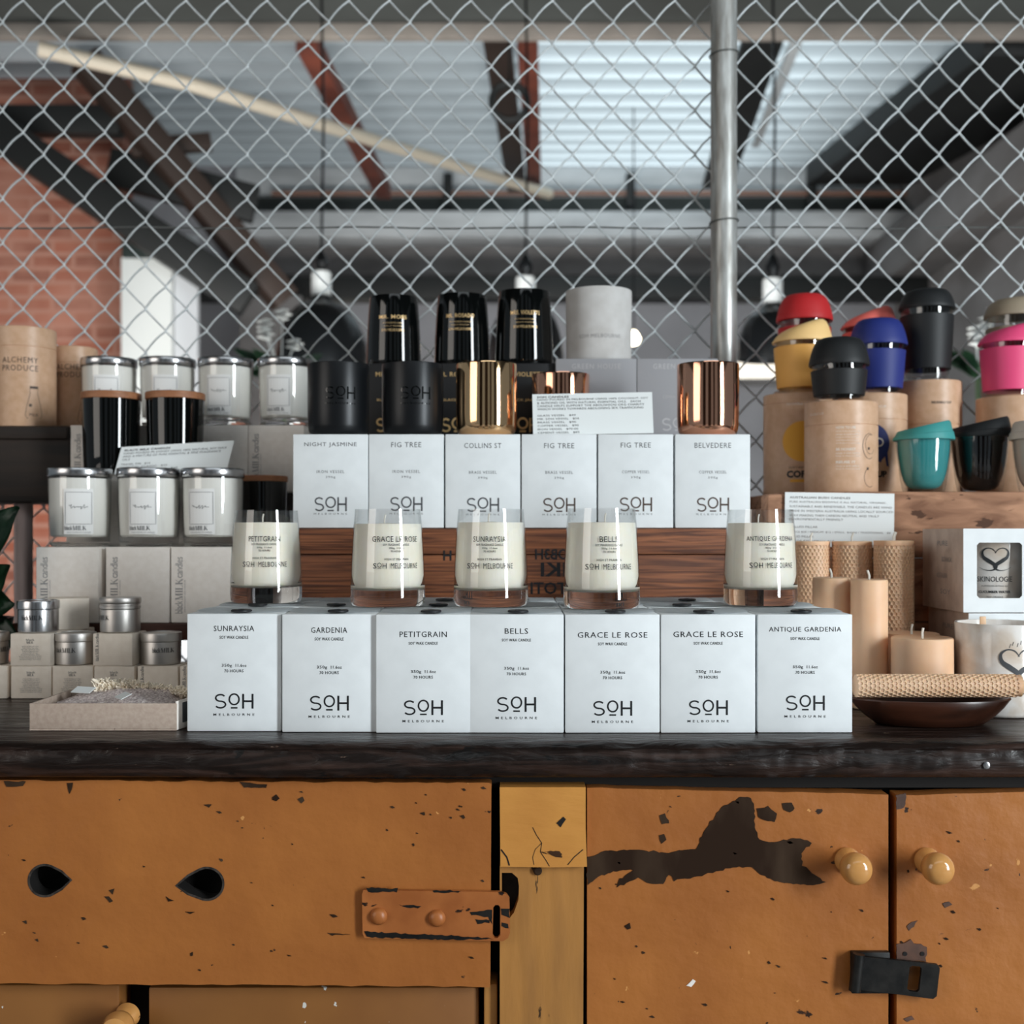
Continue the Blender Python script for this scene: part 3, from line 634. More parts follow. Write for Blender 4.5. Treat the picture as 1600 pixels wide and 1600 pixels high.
nicks(26, dr, 10, 760, 1225, 1525, -.0004); nicks(12, dr, 600, 764, 1222, 1300, -.0004); nicks(24, d1, 925, 1380, 1240, 1590, -.0044); nicks(12, d2, 1404, 1595, 1260, 1590, -.0044)
for poly in ([(160, 1528-0), (114, 1536), (150, 1530), (156, 1524)],): pass
for poly in ([(108, 1222), (117, 1221), (116, 1232), (112, 1239)], [(427, 1243), (433, 1239), (438, 1245), (434, 1250), (428, 1248)], [(467, 1246), (474, 1243), (478, 1249), (472, 1253)], [(320, 1256), (333, 1254), (329, 1260)],
             [(166, 1398), (174, 1398), (180, 1405), (175, 1407)], [(174, 1388), (182, 1386), (180, 1394)], [(262, 1398), (274, 1404), (266, 1406)], [(292, 1422), (306, 1422), (300, 1425)], [(376, 1220), (420, 1224), (418, 1229), (384, 1228)],
             [(10, 1219), (44, 1219), (40, 1226), (14, 1227)], [(512, 1455), (548, 1457), (520, 1458)], [(299, 1487), (304, 1484), (304, 1490), (300, 1491)]):
    patch('paint_chip', poly, dr, 'bare', y=-.0004, jit=.8)
def knob(px, py, parent):
    k = obj('knob', lathe_bm([(0, 0), (.0125, 0), (.0128, .003), (.0105, .007), (.0085, .011), (.0095, .0155), (.0135, .021), (.0152, .028), (.0150, .033), (.0125, .0385), (.0075, .0415), (0, .0425)], 40), 'knob', parent)
    k.location = (cx(px), -.004, cz(py)); k.rotation_euler = (PI/2, 0, 0)
knob(1322, 1342, d1); knob(1446, 1342, d2)
# black hasp
rot = Matrix.Translation((cx(1342), -.012, cz(1512))) @ Matrix.Rotation(R(6.5), 4, 'Y')
k = 1.145/F
hp = [(-6, 26), (84, 27), (113, 27), (117, 22), (117, -22), (112, -27), (60, -26), (-6, -26)]
slt = [(70, 18), (74, 21), (86, 21), (89, 18), (89, -16), (86, -19), (74, -19), (70, -16)]
bm = prism_bm([(a*k, b*k) for a, b in hp], -.004, 0, [[(a*k, b*k) for a, b in slt]]); bmesh.ops.transform(bm, matrix=rot, verts=bm.verts)
hasp = obj('hasp', bm, 'iron_black', d1, angle=30)
bm = bmesh.new(); add_tube(bm, [(-10*k, -.002, 29*k), (-10*k, -.002, -29*k)], .0058, 16); bmesh.ops.transform(bm, matrix=rot, verts=bm.verts); obj('hinge_barrel', bm, 'iron_black', hasp)
obj('mounting_plate', box_bm((cx(1326), -.011, cz(1546)), (cx(1385), -.0042, cz(1482)), .0008), 'iron_black', hasp)
patch('staple_plate', [(1400, 1476), (1410, 1474), (1424, 1468), (1428, 1474), (1440, 1474), (1448, 1480), (1446, 1502), (1400, 1500)], d2, 'rust', y=-.0045, jit=1.2, th=.001)
for px in (1411, 1438):
    o = obj('screw_hole', lathe_bm([(0, 0), (.0021, 0), (.0021, .0006), (0, .0006)], 16), 'hole', d2); o.location = (cx(px), -.0056, cz(1487)); o.rotation_euler = (PI/2, 0, 0)
# lower drawers, set back under the drawer
obj('lower_drawer', box_bm((-1.1, .012, .30), (cx(186, 1.17), .05, cz(1539, 1.17)), .002), 'paint_low', cab)
obj('lower_drawer', box_bm((cx(232, 1.17), .012, .30), (cx(748, 1.17), .05, cz(1543, 1.17)), .002), 'paint_low', cab)
obj('lower_rail', box_bm((cx(756), .004, .30), (cx(777), .04, cz(1540)), .002), 'paint_dirty', cab)
k_ = obj('knob', lathe_bm([(0, 0), (.0125, 0), (.0105, .007), (.0085, .011), (.0135, .021), (.0152, .028), (.0125, .0385), (0, .0425)], 32), 'knob', cab)
k_.location = (cx(178, 1.13), .012, cz(1613, 1.13)); k_.rotation_euler = (PI/2, 0, 0)
# ------------------------------------------------------------------ white candle cartons
MC = {}
def carton_meshes(key, w, d, h, m, flap=True):
    if key in MC: return MC[key]
    bm = bmesh.new(); add_box(bm, (-w/2, -d/2, 0), (w/2, d/2, h), .0010)
    body = to_mesh('carton_body', bm, m)
    fl = bt = None
    if flap:
        # upper closing flap with a bowed front edge, lifted a little
        bm = bmesh.new(); n = 14; T = []; 
        for j in range(7):
            row = []
            for i in range(n+1):
                u = -1+2*i/n; yb = d/2-.001; yf = -d/2+.004+.026*u*u
                y = yb+(yf-yb)*j/6
                row.append(bm.verts.new((u*(w/2-.001), y, h+.0006+.0022*math.sin(PI*j/6*.9)*(1-u*u*.5))))
            T.append(row)
        for a, b in zip(T, T[1:]):
            for i in range(n): bm.faces.new((a[i], b[i], b[i+1], a[i+1]))
        r = bmesh.ops.solidify(bm, geom=bm.faces[:], thickness=.0005)
        fl = to_mesh('flap', bm, m)
        bt = to_mesh('button', lathe_bm([(0, 0), (.0098, 0), (.0105, .0006), (.0105, .0019), (.0097, .0025), (.0035, .0025), (.003, .0030), (0, .0030)], 28), 'ink')
    MC[key] = (body, fl, bt, h); return MC[key]
def print_mesh(key, fn, m):
    if key not in MC:
        bm = bmesh.new(); fn(bm); MC[key] = to_mesh('lettering', bm, m, smooth=False)
    return MC[key]
BW, BH = .0950, .119
PX1 = 1.2/F
def front_print(title, w):
    fn = flat(-BW/2-.00025)
    def a(bm):
        text(bm, title, 0, .1042, w, .0056, fn, space=1.12); text(bm, 'SOY WAX CANDLE', 0, .0952, 45*PX1, .0030, fn, space=1.1, bold=.008)
    def b(bm):
        text(bm, '350g', -.0072, .0664, 16*PX1, .0038, fn, space=1.1, bold=.008); text(bm, '11.6oz', .0072, .0668, 17*PX1, .0031, fn, space=1.1, bold=.008)
        text(bm, '70 HOURS', 0, .0612, 30*PX1, .0030, fn, space=1.1, bold=.008)
    def c(bm): text(bm, 'MELBOURNE', 0, .0170, 64*PX1, .0024, fn, space=1.9, bold=.006)
    return (('title_lettering', a), ('weight_lettering', b), ('city_lettering', c))
def logo_mesh(key, u, v, w, h, y, m):
    if key not in MC:
        bm = bmesh.new(); soh_mark(bm, u, v, w, h, flat(y)); MC[key] = to_mesh('logo', bm, m, smooth=False)
    return MC[key]
def carton(name, label, group, loc, rz, key, w, d, h, m, letter=None, logo=None, dv=0.0, flap=True, bpos=None, cat='box'):
    body, fl, bt, hh = carton_meshes(key, w, d, h, m, flap)
    t = thing(name, label, cat, loc, rz, group)
    link_mesh('carton_body', body, t)
    if fl:
        link_mesh('flap', fl, t); b = link_mesh('button', bt, t); b.location = (bpos or 0, -d/2+.012, h+.0012)
    for n_, l_ in (letter if isinstance(letter, list) else [('lettering', letter)] if letter else []): o = link_mesh(n_, l_, t); o.location.z = -dv
    if logo: o = link_mesh('logo', logo, t); o.location.z = -dv
    return t
ORD = ['leftmost', 'second from the left', 'third from the left', 'middle one', 'third from the right', 'second from the right', 'rightmost']
front = [('SUNRAYSIA', 63, 294, 437, 1140, 0), ('GARDENIA', 56, 441, 587, 1143, 2), ('PETITGRAIN', 73, 589, 733, 1146, 8), ('BELLS', 36, 734, 881, 1146, 3),
         ('GRACE LE ROSE', 108, 883, 1030, 1146, 9), ('GRACE LE ROSE', 108, 1032, 1180, 1146, 8), ('ANTIQUE GARDENIA', 112, 1184, 1332, 1145, 1)]
lg = logo_mesh('logo_front', 0, .0305, 61*PX1, 23*PX1, -BW/2-.00025, 'ink')
rr = random.Random(5)
XF = []
for i, (ti, wpx, l, r, yb, dn) in enumerate(front):
    yf = 1.190+(F*(ZC-CT)/(yb-YH)-1.190)*.4; xc = X((l+r)/2, yf); XF.append(xc)
    carton('candle_carton', 'white candle carton with black logo, front row on the counter, %s' % ORD[i], 'white candle cartons in the front row',
           (xc, yf+BW/2, CT+.0004), R(rr.uniform(-.5, .5)), 'soh', BW, BW, BH, 'white_card',
           [(n_, print_mesh(('front', ti, n_), f_, 'ink')) for n_, f_ in front_print(ti, wpx*PX1)], lg, dn*PX1, bpos=rr.uniform(-.004, .008))
for row, nm in ((1, 'second'), (2, 'third')):
    for i in range(7):
        xc = XF[3]+(i-3)*.0962
        carton('candle_carton', 'white candle carton, only its buttoned top showing, in the %s row, %s' % (nm, ORD[i]), 'white candle cartons in the %s row' % nm,
               (xc, 1.202+.0985*row+BW/2, CT+.0004), R(rr.uniform(-.8, .8)), 'soh', BW, BW, BH, 'white_card', bpos=rr.uniform(-.012, .012))
# crate behind, and the cartons on it
CZ = 1.1075
crate = thing('display_crate', 'reddish brown wooden crate with dark stencilled letters, behind the glass candles', 'crate', (0, 1.50, CT))
hc = CZ-CT-.0004; xl, xr = X(452, 1.5), .308
for k, (z0, z1) in enumerate(((.0005, .088), (.089, .1735), (.1745, hc))):
    obj('front_slat', box_bm((xl, 0, z0), (xr, .016, z1), .0012), 'crate', crate)
    obj('back_slat', box_bm((xl, .300, z0), (xr, .316, z1), .0012), 'crate', crate)
for x0 in (xl, xr-.016): obj('end_board', box_bm((x0, .0165, .0005), (x0+.016, .2995, hc-.017), .0012), 'crate', crate)
obj('top_board', box_bm((xl, .0165, hc-.016), (xr, .2995, hc), .001), 'crate', crate)
bm = bmesh.new(); fn = flat(-.0004); q = 1.5/F
def cpos(px, py): return X(px, 1.5), Z(py, 1.5)-CT
for s, px, py, w, h in (('OB3H', 862, 866, 52, 17), ('IKI', 865, 890, 40, 22), ('ITOTI', 860, 919, 62, 19)):
    u, v = cpos(px, py); text(bm, s, u, v, w*q, h*q, fn, bold=.02, mirror=True)
obj('stencil', bm, 'ink', crate, smooth=False)
bm = bmesh.new(); u, v = cpos(699, 868); text(bm, 'H', u, v, 13*q, 16*q, fn, bold=.02); obj('stencil', bm, 'ink', crate, smooth=False)
UPX = 1.505/F
def upper_print(title, w, kind):
    fn = flat(-BW/2-.00025)
    def a(bm): text(bm, title, 0, .1052, w*UPX, .0065, fn, space=1.12)
    def b(bm): text(bm, kind, 0, .0712, 43*UPX, .0036, fn, space=1.2); text(bm, '390g', 0, .0640, 15*UPX, .0034, fn, space=1.2)
    def c(bm): text(bm, 'MELBOURNE', 0, .0176, 52*UPX, .0022, fn, space=1.9)
    return (('title_lettering', a), ('weight_lettering', b), ('city_lettering', c))
upper = [('NIGHT JASMINE', 82, 'IRON VESSEL', 458, 575), ('FIG TREE', 47, 'IRON VESSEL', 576, 694), ('COLLINS ST', 58, 'BRASS VESSEL', 695, 814), ('FIG TREE', 47, 'BRASS VESSEL', 815, 933), ('FIG TREE', 47, 'COPPER VESSEL', 934, 1053), ('BELVEDERE', 57, 'COPPER VESSEL', 1054, 1173)]
ORD6 = ['leftmost', 'second from the left', 'third from the left', 'third from the right', 'second from the right', 'rightmost']
ON = ['under the black iron cup at the end', 'under the second black iron cup', 'under the brass cup', 'under the left half of the price card', 'under the right half of the price card', 'under the polished copper cup']
XU = []
for i, (ti, w, kd, l, r) in enumerate(upper):
    xc = X((l+r)/2, 1.505); XU.append(xc)
    mm = 'ink_brown' if i > 2 else 'ink_soft'
    carton('candle_carton', 'white candle carton in the raised row, %s' % ON[i], 'white candle cartons on the crate',
           (xc, 1.505+BW/2, CZ+.0004), R(rr.uniform(-.4, .4)), 'soh_plain', .0952, .0952, BH, 'white_card',
           [(n_, print_mesh(('upper', ti, kd, n_), f_, 'ink_soft')) for n_, f_ in upper_print(ti, w, kd)], logo_mesh(('lu', mm), 0, .0298, 51*UPX, 22*UPX, -BW/2-.00025, mm), rr.uniform(-.0006, .0014), flap=False)
for row, nm in ((1, 'second'), (2, 'third')):
    for i in range(6):
        carton('candle_carton', 'plain white carton behind the raised row, in the %s row there, %s' % (nm, ORD6[i]), 'white candle cartons behind the raised row',
               (XU[i], 1.505+.0985*row+BW/2, CZ+.0004), R(rr.uniform(-.3, .3)), 'soh_plain', .0952, .0952, BH, 'white_card', flap=False)
UT = CZ+.0004+BH     # top of the raised cartons
# ------------------------------------------------------------------ glass candles on the front cartons
VO = [(.0385, 0), (.0402, .003), (.0407, .010), (.0404, .022), (.0397, .045), (.0385, .068), (.0373, .085), (.0358, .1015), (.0354, .1045)]
def interp(prof, z):
    for (r0, z0), (r1, z1) in zip(prof, prof[1:]):
        if z0 <= z <= z1: return r0+(r1-r0)*(z-z0)/max(1e-9, z1-z0)
    return prof[-1][0]
VI = [(.0346, .1045), (.0350, .1015), (.0365, .085), (.0377, .068), (.0389, .045), (.0394, .026), (.0390, .0205), (.0360, .0165)]
def vessel_bm():
    prof = [(0, .0012), (.034, .0004)]+VO+VI+[(0, .0158)]
    n = len(prof); mis = []
    for i in range(n-1):
        z = (prof[i][1]+prof[i+1][1])/2
        mis.append(1 if z < .0185 else 0)
    return lathe_bm(prof, 72, mis)
def wax_bm(top):
    prof = [(0, .0170), (.0290, .0171), (.0345, .0195), (.0372, .0250)]+[(interp([(r, z) for r, z in reversed(VI)], z)-.0003, z) for z in (.033, .045, .068, .080)]+[(interp(list(reversed(VI)), top)-.0003, top), (.0338, top-.0005), (.012, top+.0004), (0, top+.001)]
    return lathe_bm(prof, 64)
VM = to_mesh('vessel', vessel_bm(), ['glass', 'glass_base'], angle=50)
def glass_print(title, w):
    rf = lambda z: interp(VO, z)
    def f(bm):
        g = wrap(rf, 0, .0003); q = 1.285/F
        text(bm, title, 0, .0722, w*q, .0060, g, space=1.12)
        text(bm, 'SOY FRAGRANCE CANDLE', 0, .0662, 42*q, .0024, g, space=1.1, bold=.01); text(bm, '350g  11.6oz', 0, .0624, 24*q, .0024, g, bold=.01); text(bm, '70 HOURS', 0, .0592, 19*q, .0021, g, bold=.01)
        text(bm, 'HIGH ST PRAHRAN', 0, .0508, 38*q, .0023, g, space=1.15, bold=.01)
        text(bm, 'S', -34.5*q, .0438, 5.5*q, .0058, g); text(bm, 'H', -19.0*q, .0438, 6.0*q, .0058, g)
        stroke(bm, arc(-27*q, .0446, .0020, .0022, 0, 360, 18)[:-1], .0006, g, closed=True); quad(bm, -29.5*q, .0409, -24.5*q, .0414, g)
        text(bm, 'MELBOURNE', 14*q, .0438, 47*q, .0058, g, space=1.12)
    return f
gl = [('PETITGRAIN', 52, 416, 948, 1.358, -3, .0905, 'standing behind the leftmost front cartons'), ('GRACE LE ROSE', 76, 606, 955, 1.292, 14, .0885, 'second from the left'), ('SUNRAYSIA', 52, 767, 955, 1.290, -2, .0900, 'third from the left, in the middle'),
      ('BELLS', 29, 940, 958, 1.256, 12, .0895, 'fourth from the left, nearest the camera'), ('ANTIQUE GARDENIA', 82, 1188, 952, 1.312, 20, .0895, 'at the right end of the row')]
for ti, w, px, py, Y, ang, top, lab in gl:
    t = thing('glass_candle', 'cream candle in a clear glass with black lettering, '+lab, 'candle', (X(px, Y), Y, CT+.0004+BH+.0032), R(ang)-view(px), 'glass candles on the front cartons')
    v = link_mesh('vessel', VM, t)
    obj('wax', wax_bm(top), 'wax', t); bm = bmesh.new(); fx = rr.uniform(-.004, .004)
    add_tube(bm, [(fx, 0, top-.004), (fx, 0, top+.006), (fx+.001, 0, top+.010)], .0009, 8); obj('wick', bm, 'wick', t)
    link_mesh('lettering', print_mesh(('glass', ti), glass_print(ti, w), 'ink'), t)
# ------------------------------------------------------------------ metal cups on the raised cartons
CP = [(0, .0004), (.030, 0), (.0350, .0020), (.0385, .0070), (.0397, .0140), (.0402, .030), (.0404, .093), (.0400, .0945), (.0390, .0943), (.0388, .030), (.036, .012), (0, .009)]
def cup(name, label, px, Y, m, engr=None, sc_=1.0):
    t = thing(name, label, 'candle cup', (X(px, Y), Y, UT+.0004), 0, 'metal candle cups on the raised cartons')
    obj('cup_body', lathe_bm([(r*sc_, z*sc_) for r, z in CP], 72), m, t)
    obj('wax', lathe_bm([(0, .011), (.034, .0125), (.0378*sc_, .03), (.0380*sc_, .080), (.0372*sc_, .0805), (0, .081)], 48), 'wax', t)
    if engr:
        bm = bmesh.new(); g = wrap(.0404, R(engr), .0003); soh_mark(bm, 0, .054, .040, .016, g); text(bm, 'MELBOURNE', 0, .0405, .040, .0022, g, space=1.5)
        obj('engraving', bm, 'black_glass', t, smooth=False)
    return t
cup('iron_cup', 'matt black iron candle cup on the raised cartons, the one at the left end', 529, 1.556, 'iron', 12)
cup('iron_cup', 'matt black iron candle cup between the other black cup and the brass one', 645, 1.556, 'iron', 10)
cup('brass_cup', 'polished gold-coloured brass candle cup on the raised cartons', 760, 1.553, 'brass')
cup('copper_cup', 'polished copper candle cup at the right end of the raised cartons, before the fence post', 1106, 1.553, 'copper')
cup('copper_cup', 'copper candle cup mostly hidden behind the white price card', 876, 1.652, 'copper', None, 1.0)
# price cards
def card(name, label, loc, w, h, lines, size, tilt, rz, roll, m='ink_soft', shear=0.0, body_m='paper'):
    t = thing(name, label, 'price card', loc, rz)
    mt = Matrix.Rotation(roll, 4, 'Y') @ Matrix.Rotation(-tilt, 4, 'X')
    sh = Matrix.Identity(4); sh[0][2] = shear
    bm = bmesh.new(); add_box(bm, (-w/2, 0, 0), (w/2, .0006, h)); bmesh.ops.transform(bm, matrix=mt @ sh, verts=bm.verts); obj('paper', bm, body_m, t, smooth=False)
    bm = bmesh.new(); fn = flat(-.0003)
    for s, v, ww, b in lines: text(bm, s, -w/2+.006, v, ww, size, fn, align='L', bold=b, space=1.05)
    bmesh.ops.transform(bm, matrix=mt @ sh, verts=bm.verts); obj('lettering', bm, m, t, smooth=False)
    return t
q = 1.52/F
card('price_card', 'white price card leaning between the brass and copper cups on the raised cartons', (X(927, 1.52), 1.518, UT+.0012), 188*q, 66*q,
     [('SOH CANDLES', 61*q, 50*q, .025), ('HAND POURED IN MELBOURNE USING 100% COCONUT, SOY', 56.5*q, 174*q, 0), ('& ALMOND OIL WITH NATURAL ESSENTIAL OILS.   EACH', 51.5*q, 162*q, 0), ('CANDLE HELPS SUPPORT THE ABOLISHION ORG CHARITY', 46.5*q, 168*q, 0),
      ('WHICH WORKS TOWARDS ABOLISHING SEX TRAFFICKING', 41.5*q, 166*q, 0), ('GLASS VESSEL   $49', 31*q, 60*q, 0), ('MR. SOH VESSEL   $55', 25.5*q, 65*q, 0), ('BRASS VESSEL   $90', 20*q, 60*q, 0), ('COPPER VESSEL   $90', 14.5*q, 64*q, 0), ('IRON VESSEL   $70.00', 9*q, 63*q, 0), ('CEMENT VESSEL   $85', 3.5*q, 65*q, 0)],
     3.3*q, R(9), 0, R(-1.1))
# black cartons and black glass vessels, grey cartons and the cement pot
BX = [612, 714, 816.5]; YB = 1.71
def black_print(ti, w):
    def f(bm):
        fn = flat(-BW/2-.00025); u = YB/F
        text(bm, ti, 0, .1035, w*u, .0066, fn, space=1.1, bold=.015); text(bm, 'BLACK JACK', 0, .066, 46*u, .0045, fn, space=1.1, bold=.012); soh_mark(bm, 0, .030, 50*u, 22*u, fn, .11)
    return f
for i, (ti, w) in enumerate((('MR. MOSS', 50), ('MR. ROSADO', 64), ('MRS VIOLETTE', 66))):
    carton('black_carton', 'black carton with gold lettering, '+('left one, partly behind the iron cups', 'middle one, behind the brass cup', 'right one, beside the grey cartons')[i], 'black candle cartons behind the raised row',
           (X(BX[i], YB), YB+BW/2, UT+.0004), 0, 'blk', .0940, .0940, .1195, 'black_card', print_mesh(('blk', ti), black_print(ti, w), 'gold'), None, flap=False)
BT = UT+.0004+.1195
def blk_print(a, b):
    def f(bm):
        g = wrap(lambda z: interp(VO, z), 0, .0003)
        text(bm, a, 0, .0705, .042, .0056, g, bold=.005, space=1.08); text(bm, 'SOY FRAGRANCE CANDLE', 0, .0615, .030, .0014, g); text(bm, 'HIGH ST PRAHRAN', 0, .057, .026, .0013, g)
        text(bm, 'SOH MELBOURNE', 0, .0510, .034, .0036, g)
    return f
BVM = to_mesh('vessel_black', lathe_bm([(0, .0006), (.034, 0)]+VO+[(.0340, .1045), (.0372, .06), (.0385, .02), (0, .016)], 72), 'black_glass', angle=50)
for i, (px, Y, s, a, ti) in enumerate(((615, 1.768, 1.0, 4, 'MR. MOSS'), (722, 1.766, 1.02, -2, 'MR. ROSADO'), (819, 1.759, 1.06, 2, 'MRS. VIOLETTE'))):
    t = thing('black_vessel', 'glossy black glass candle vessel with gold print, standing on the %s black carton' % ('left', 'middle', 'right')[i], 'candle', (X(px, Y), Y, BT+.0004), R(a), 'black glass candle vessels'); t.scale = (s,)*3
    link_mesh('vessel', BVM, t); link_mesh('lettering', print_mesh(('bv', ti), blk_print(ti, 0), 'gold'), t)
def grey_print(bm):
    fn = flat(-.118/2-.00025); text(bm, 'GREEN HOUSE', 0, .1135, 76*1.7/F, .0075, fn, space=1.2, bold=.01); text(bm, 'CEMENT VESSEL', 0, .070, .042, .004, fn, space=1.1); soh_mark(bm, 0, .03, .045, .018, fn)
for i, px in enumerate((931.5, 1058.5)):
    carton('grey_carton', ('larger grey carton with pale lettering under the cement pot', 'larger grey carton beside the one under the cement pot, behind the price card')[i], 'grey cartons behind the price card',
           (X(px, 1.70), 1.70+.059, UT+.0004), 0, 'gry', .1160, .118, .1245, 'grey_card', print_mesh('gry_p', grey_print, 'ink_pale'), None, flap=False)
t = thing('cement_pot', 'grey cement candle pot standing on the grey carton behind the price card', 'candle pot', (X(935.5, 1.757), 1.757, UT+.0004+.1245+.0004))
obj('pot_body', lathe_bm([(0, 0), (.0455, 0), (.0472, .0015), (.0482, .006), (.0490, .1045), (.0484, .1065), (.0450, .1065), (.0440, .10), (.044, .014), (0, .012)], 64), 'concrete_pot', t)
bm = bmesh.new(); text(bm, 'SOH MELBOURNE', 0, .0345, .064, .0055, wrap(lambda z: .0484, R(-2), .0002), space=1.1); obj('engraving', bm, 'ink_faint', t, smooth=False)
obj('wax', lathe_bm([(0, .013), (.0435, .015), (.0435, .090), (0, .091)], 40), 'wax', t)
o = tag(obj('timber_offcut', box_bm((X(1150, 1.66), 1.640, UT+.0004), (X(1186, 1.66), 1.700, UT+.001), .0), 'crate'), None) if False else None

# ------------------------------------------------------------------ left display: bench, boxes, jars, tins
BZ = .983
bench = thing('display_bench', 'low red-brown timber bench behind the small tins, carrying pale boxes', 'bench', (0, 1.548, CT))
bl, br_ = X(18, 1.55), X(446, 1.55)
obj('bench_top', box_bm((bl, 0, BZ-CT-.022), (br_, .300, BZ-CT), .002), 'bench', bench)
for x0 in (bl+.01, br_-.04): obj('bench_leg', box_bm((x0, .03, .0005), (x0+.03, .29, BZ-CT-.0225), .001), 'bench', bench)
JB, JH = .0826, .0995
def milk_print(bm):
    black_milk(bm, -JB/2+.0155, .012, .0095, flat(-JB/2-.00025), 'candles', rot90=True)
    text(bm, 'HAND POURED SOY CANDLES', -JB/2+.0185, .035, .042, .0016, lambda u, v: (u, -JB/2-.00025, v), rot=PI/2)
mp = print_mesh('milk_p', milk_print, 'ink_faint')
def milk_box(px, Y, z, label, rz=0, m='kraft_white', letter=True, group='pale candle boxes on the bench', h=JH):
    return carton('candle_box', label, group, (X(px, Y)+JB/2, Y+JB/2, z+.0004), rz, ('jb', m, h), JB, JB, h, m, mp if letter else None, None, flap=False)
for i, (px, lab) in enumerate(((57, 'leftmost'), (165.5, 'middle one'), (267, 'rightmost'))):
    milk_box(px, 1.553+.003*i, BZ, 'pale candle box with sideways lettering in the front row on the bench, '+lab, R(-1.5 if i == 0 else 0))
milk_box(372, 1.652, BZ, 'black candle box on the bench, below the low black jar', 0, 'black_card', False, 'black candle boxes on the bench')
for lv, nm in ((0, 'lower'), (1, 'upper')):
    for i, (px, lab) in enumerate(((103, 'left stack'), (192.5, 'middle stack'), (280.5, 'right stack'))):
        milk_box(px, 1.652, BZ+lv*(JH+.0004), 'pale candle box behind the front jars, %s box of the %s' % (nm, lab))
T3 = 1.1612
rc = thing('riser_crate', 'dark wooden riser behind the pale boxes, carrying the back row', 'crate', (0, 1.745, BZ))
for k in range(2): obj('front_slat', box_bm((X(112, 1.75), 0, .001+k*.089), (X(462, 1.75), .012, .086+k*.089), .001), 'crate_dark', rc)
obj('top_board', box_bm((X(112, 1.75), .0125, T3-BZ-.0125), (X(462, 1.75), .103, T3-BZ-.0005), .001), 'crate_dark', rc)
for px in (112, 462):
    x0 = X(px, 1.75)+(0 if px < 200 else -.012); obj('end_board', box_bm((x0, .0125, .001), (x0+.012, .103, T3-BZ-.013), .001), 'crate_dark', rc)
for i, px in enumerate((110, 200.5, 300, 388)):
    milk_box(px, 1.750, T3, 'pale candle box in the raised back row, '+('behind the left black jar', 'behind the right black jar', 'beside the right black jar', 'next to the white cartons on the crate')[i], h=.0992)
# jars with pale wax
JO = [(.0335, 0), (.0365, .0018), (.0378, .006), (.0386, .03), (.0394, .06), (.0398, .0905)]
def jar_mesh():
    prof = [(0, .0012)]+JO+[(.0386, .0905), (.0382, .06), (.0374, .03), (.0364, .0130), (0, .0115)]
    mis = [1 if (prof[i][1]+prof[i+1][1])/2 < .0125 else 0 for i in range(len(prof)-1)]
    return to_mesh('jar', lathe_bm(prof, 56, mis), ['glass', 'glass_base'], angle=50)
JM = jar_mesh()
JW = to_mesh('wax', lathe_bm([(0, .0122), (.0335, .0125), (.0361, .0150), (.0371, .030), (.0379, .06), (.0382, .0885), (0, .0885)], 48), 'wax_white')
JL = to_mesh('lid', lathe_bm([(0, .0905), (.0405, .0905), (.0410, .0912), (.0410, .1010), (.0404, .1018), (0, .1018)], 56), 'steel')
JWL = to_mesh('lid', lathe_bm([(0, .1085), (.0412, .1085), (.0418, .1092), (.0418, .1172), (.0408, .1184), (0, .1184)], 56), 'lid_wood')
BJO = [(0, .0006), (.0335, 0), (.0362, .0020), (.0372, .006), (.0384, .03), (.0396, .07), (.0404, .1085), (.039, .1085), (.037, .02), (0, .012)]
BJ = to_mesh('jar', lathe_bm(BJO, 56), 'black_glass', angle=50)
jf = lambda z: interp(JO, z)
def label_meshes(seed):
    g = wrap(jf, 0, .0004); bm = bmesh.new(); n = 8
    for k in range(n):
        for (v0, v1) in ((.0160, .045), (.045, .0745)):
            a, b = -.0185+.037*k/n, -.0185+.037*(k+1)/n
            bm.faces.new([bm.verts.new(g(*p)) for p in ((a, v0), (b, v0), (b, v1), (a, v1))])
    lab = to_mesh('paper_label', bm, 'label', smooth=False)
    g2 = wrap(jf, 0, .0008); bm = bmesh.new()
    bx = [(-.0165+.033*k/8, .0290) for k in range(9)]+[(.0165, .0290+.041*k/4) for k in range(1, 5)]+[(.0165-.033*k/8, .0700) for k in range(1, 9)]+[(-.0165, .0700-.041*k/4) for k in range(1, 4)]
    stroke(bm, bx, .00045, g2, closed=True)
    scribble(bm, 0, .051, .022, .0075, g2, .00045, seed)
    black_milk(bm, -.0175, .0212, .0056, g2); text(bm, 'HAND POURED SOY CANDLES', 0, .0185, .030, .0013, g2)
    return lab, to_mesh('lettering', bm, 'ink_soft', smooth=False)
LM = [label_meshes(s) for s in (1, 2, 3)]
def milk_jar(px, Y, z, label, ang=-8, k=0, group='pale wax jars with silver lids', s=1.0):
    t = thing('jar_candle', label, 'candle', (X(px, Y), Y, z+.0004), R(ang)-view(px), group); t.scale = (s,)*3
    for nm, me in (('jar', JM), ('wax', JW), ('lid', JL)): link_mesh(nm, me, t)
    lb = link_mesh('paper_label', LM[k][0], t); link_mesh('lettering', LM[k][1], lb); return t
z1 = BZ+JH+.0004
milk_jar(124.5, 1.603, z1, 'pale wax jar with silver lid in the front row, leftmost of three', -2, 0, s=1.03)
milk_jar(233, 1.603, z1, 'pale wax jar with silver lid below the slanted white card, middle of three', -12, 1, s=1.03)
milk_jar(333, 1.604, z1, 'pale wax jar with silver lid, rightmost of the front three', -24, 2, s=1.03)
zt3 = T3+.0992+.0004
for i, px in enumerate((170.5, 262, 353, 446)):
    milk_jar(px, 1.797, zt3, 'pale silver-lidded jar in the top back row, '+('behind the left black jar', 'behind the right black jar', 'second from the right', 'next to the black iron cup')[i], (-6, -5, -16, -16)[i], i % 3, 'pale wax jars in the top back row', 1.015)
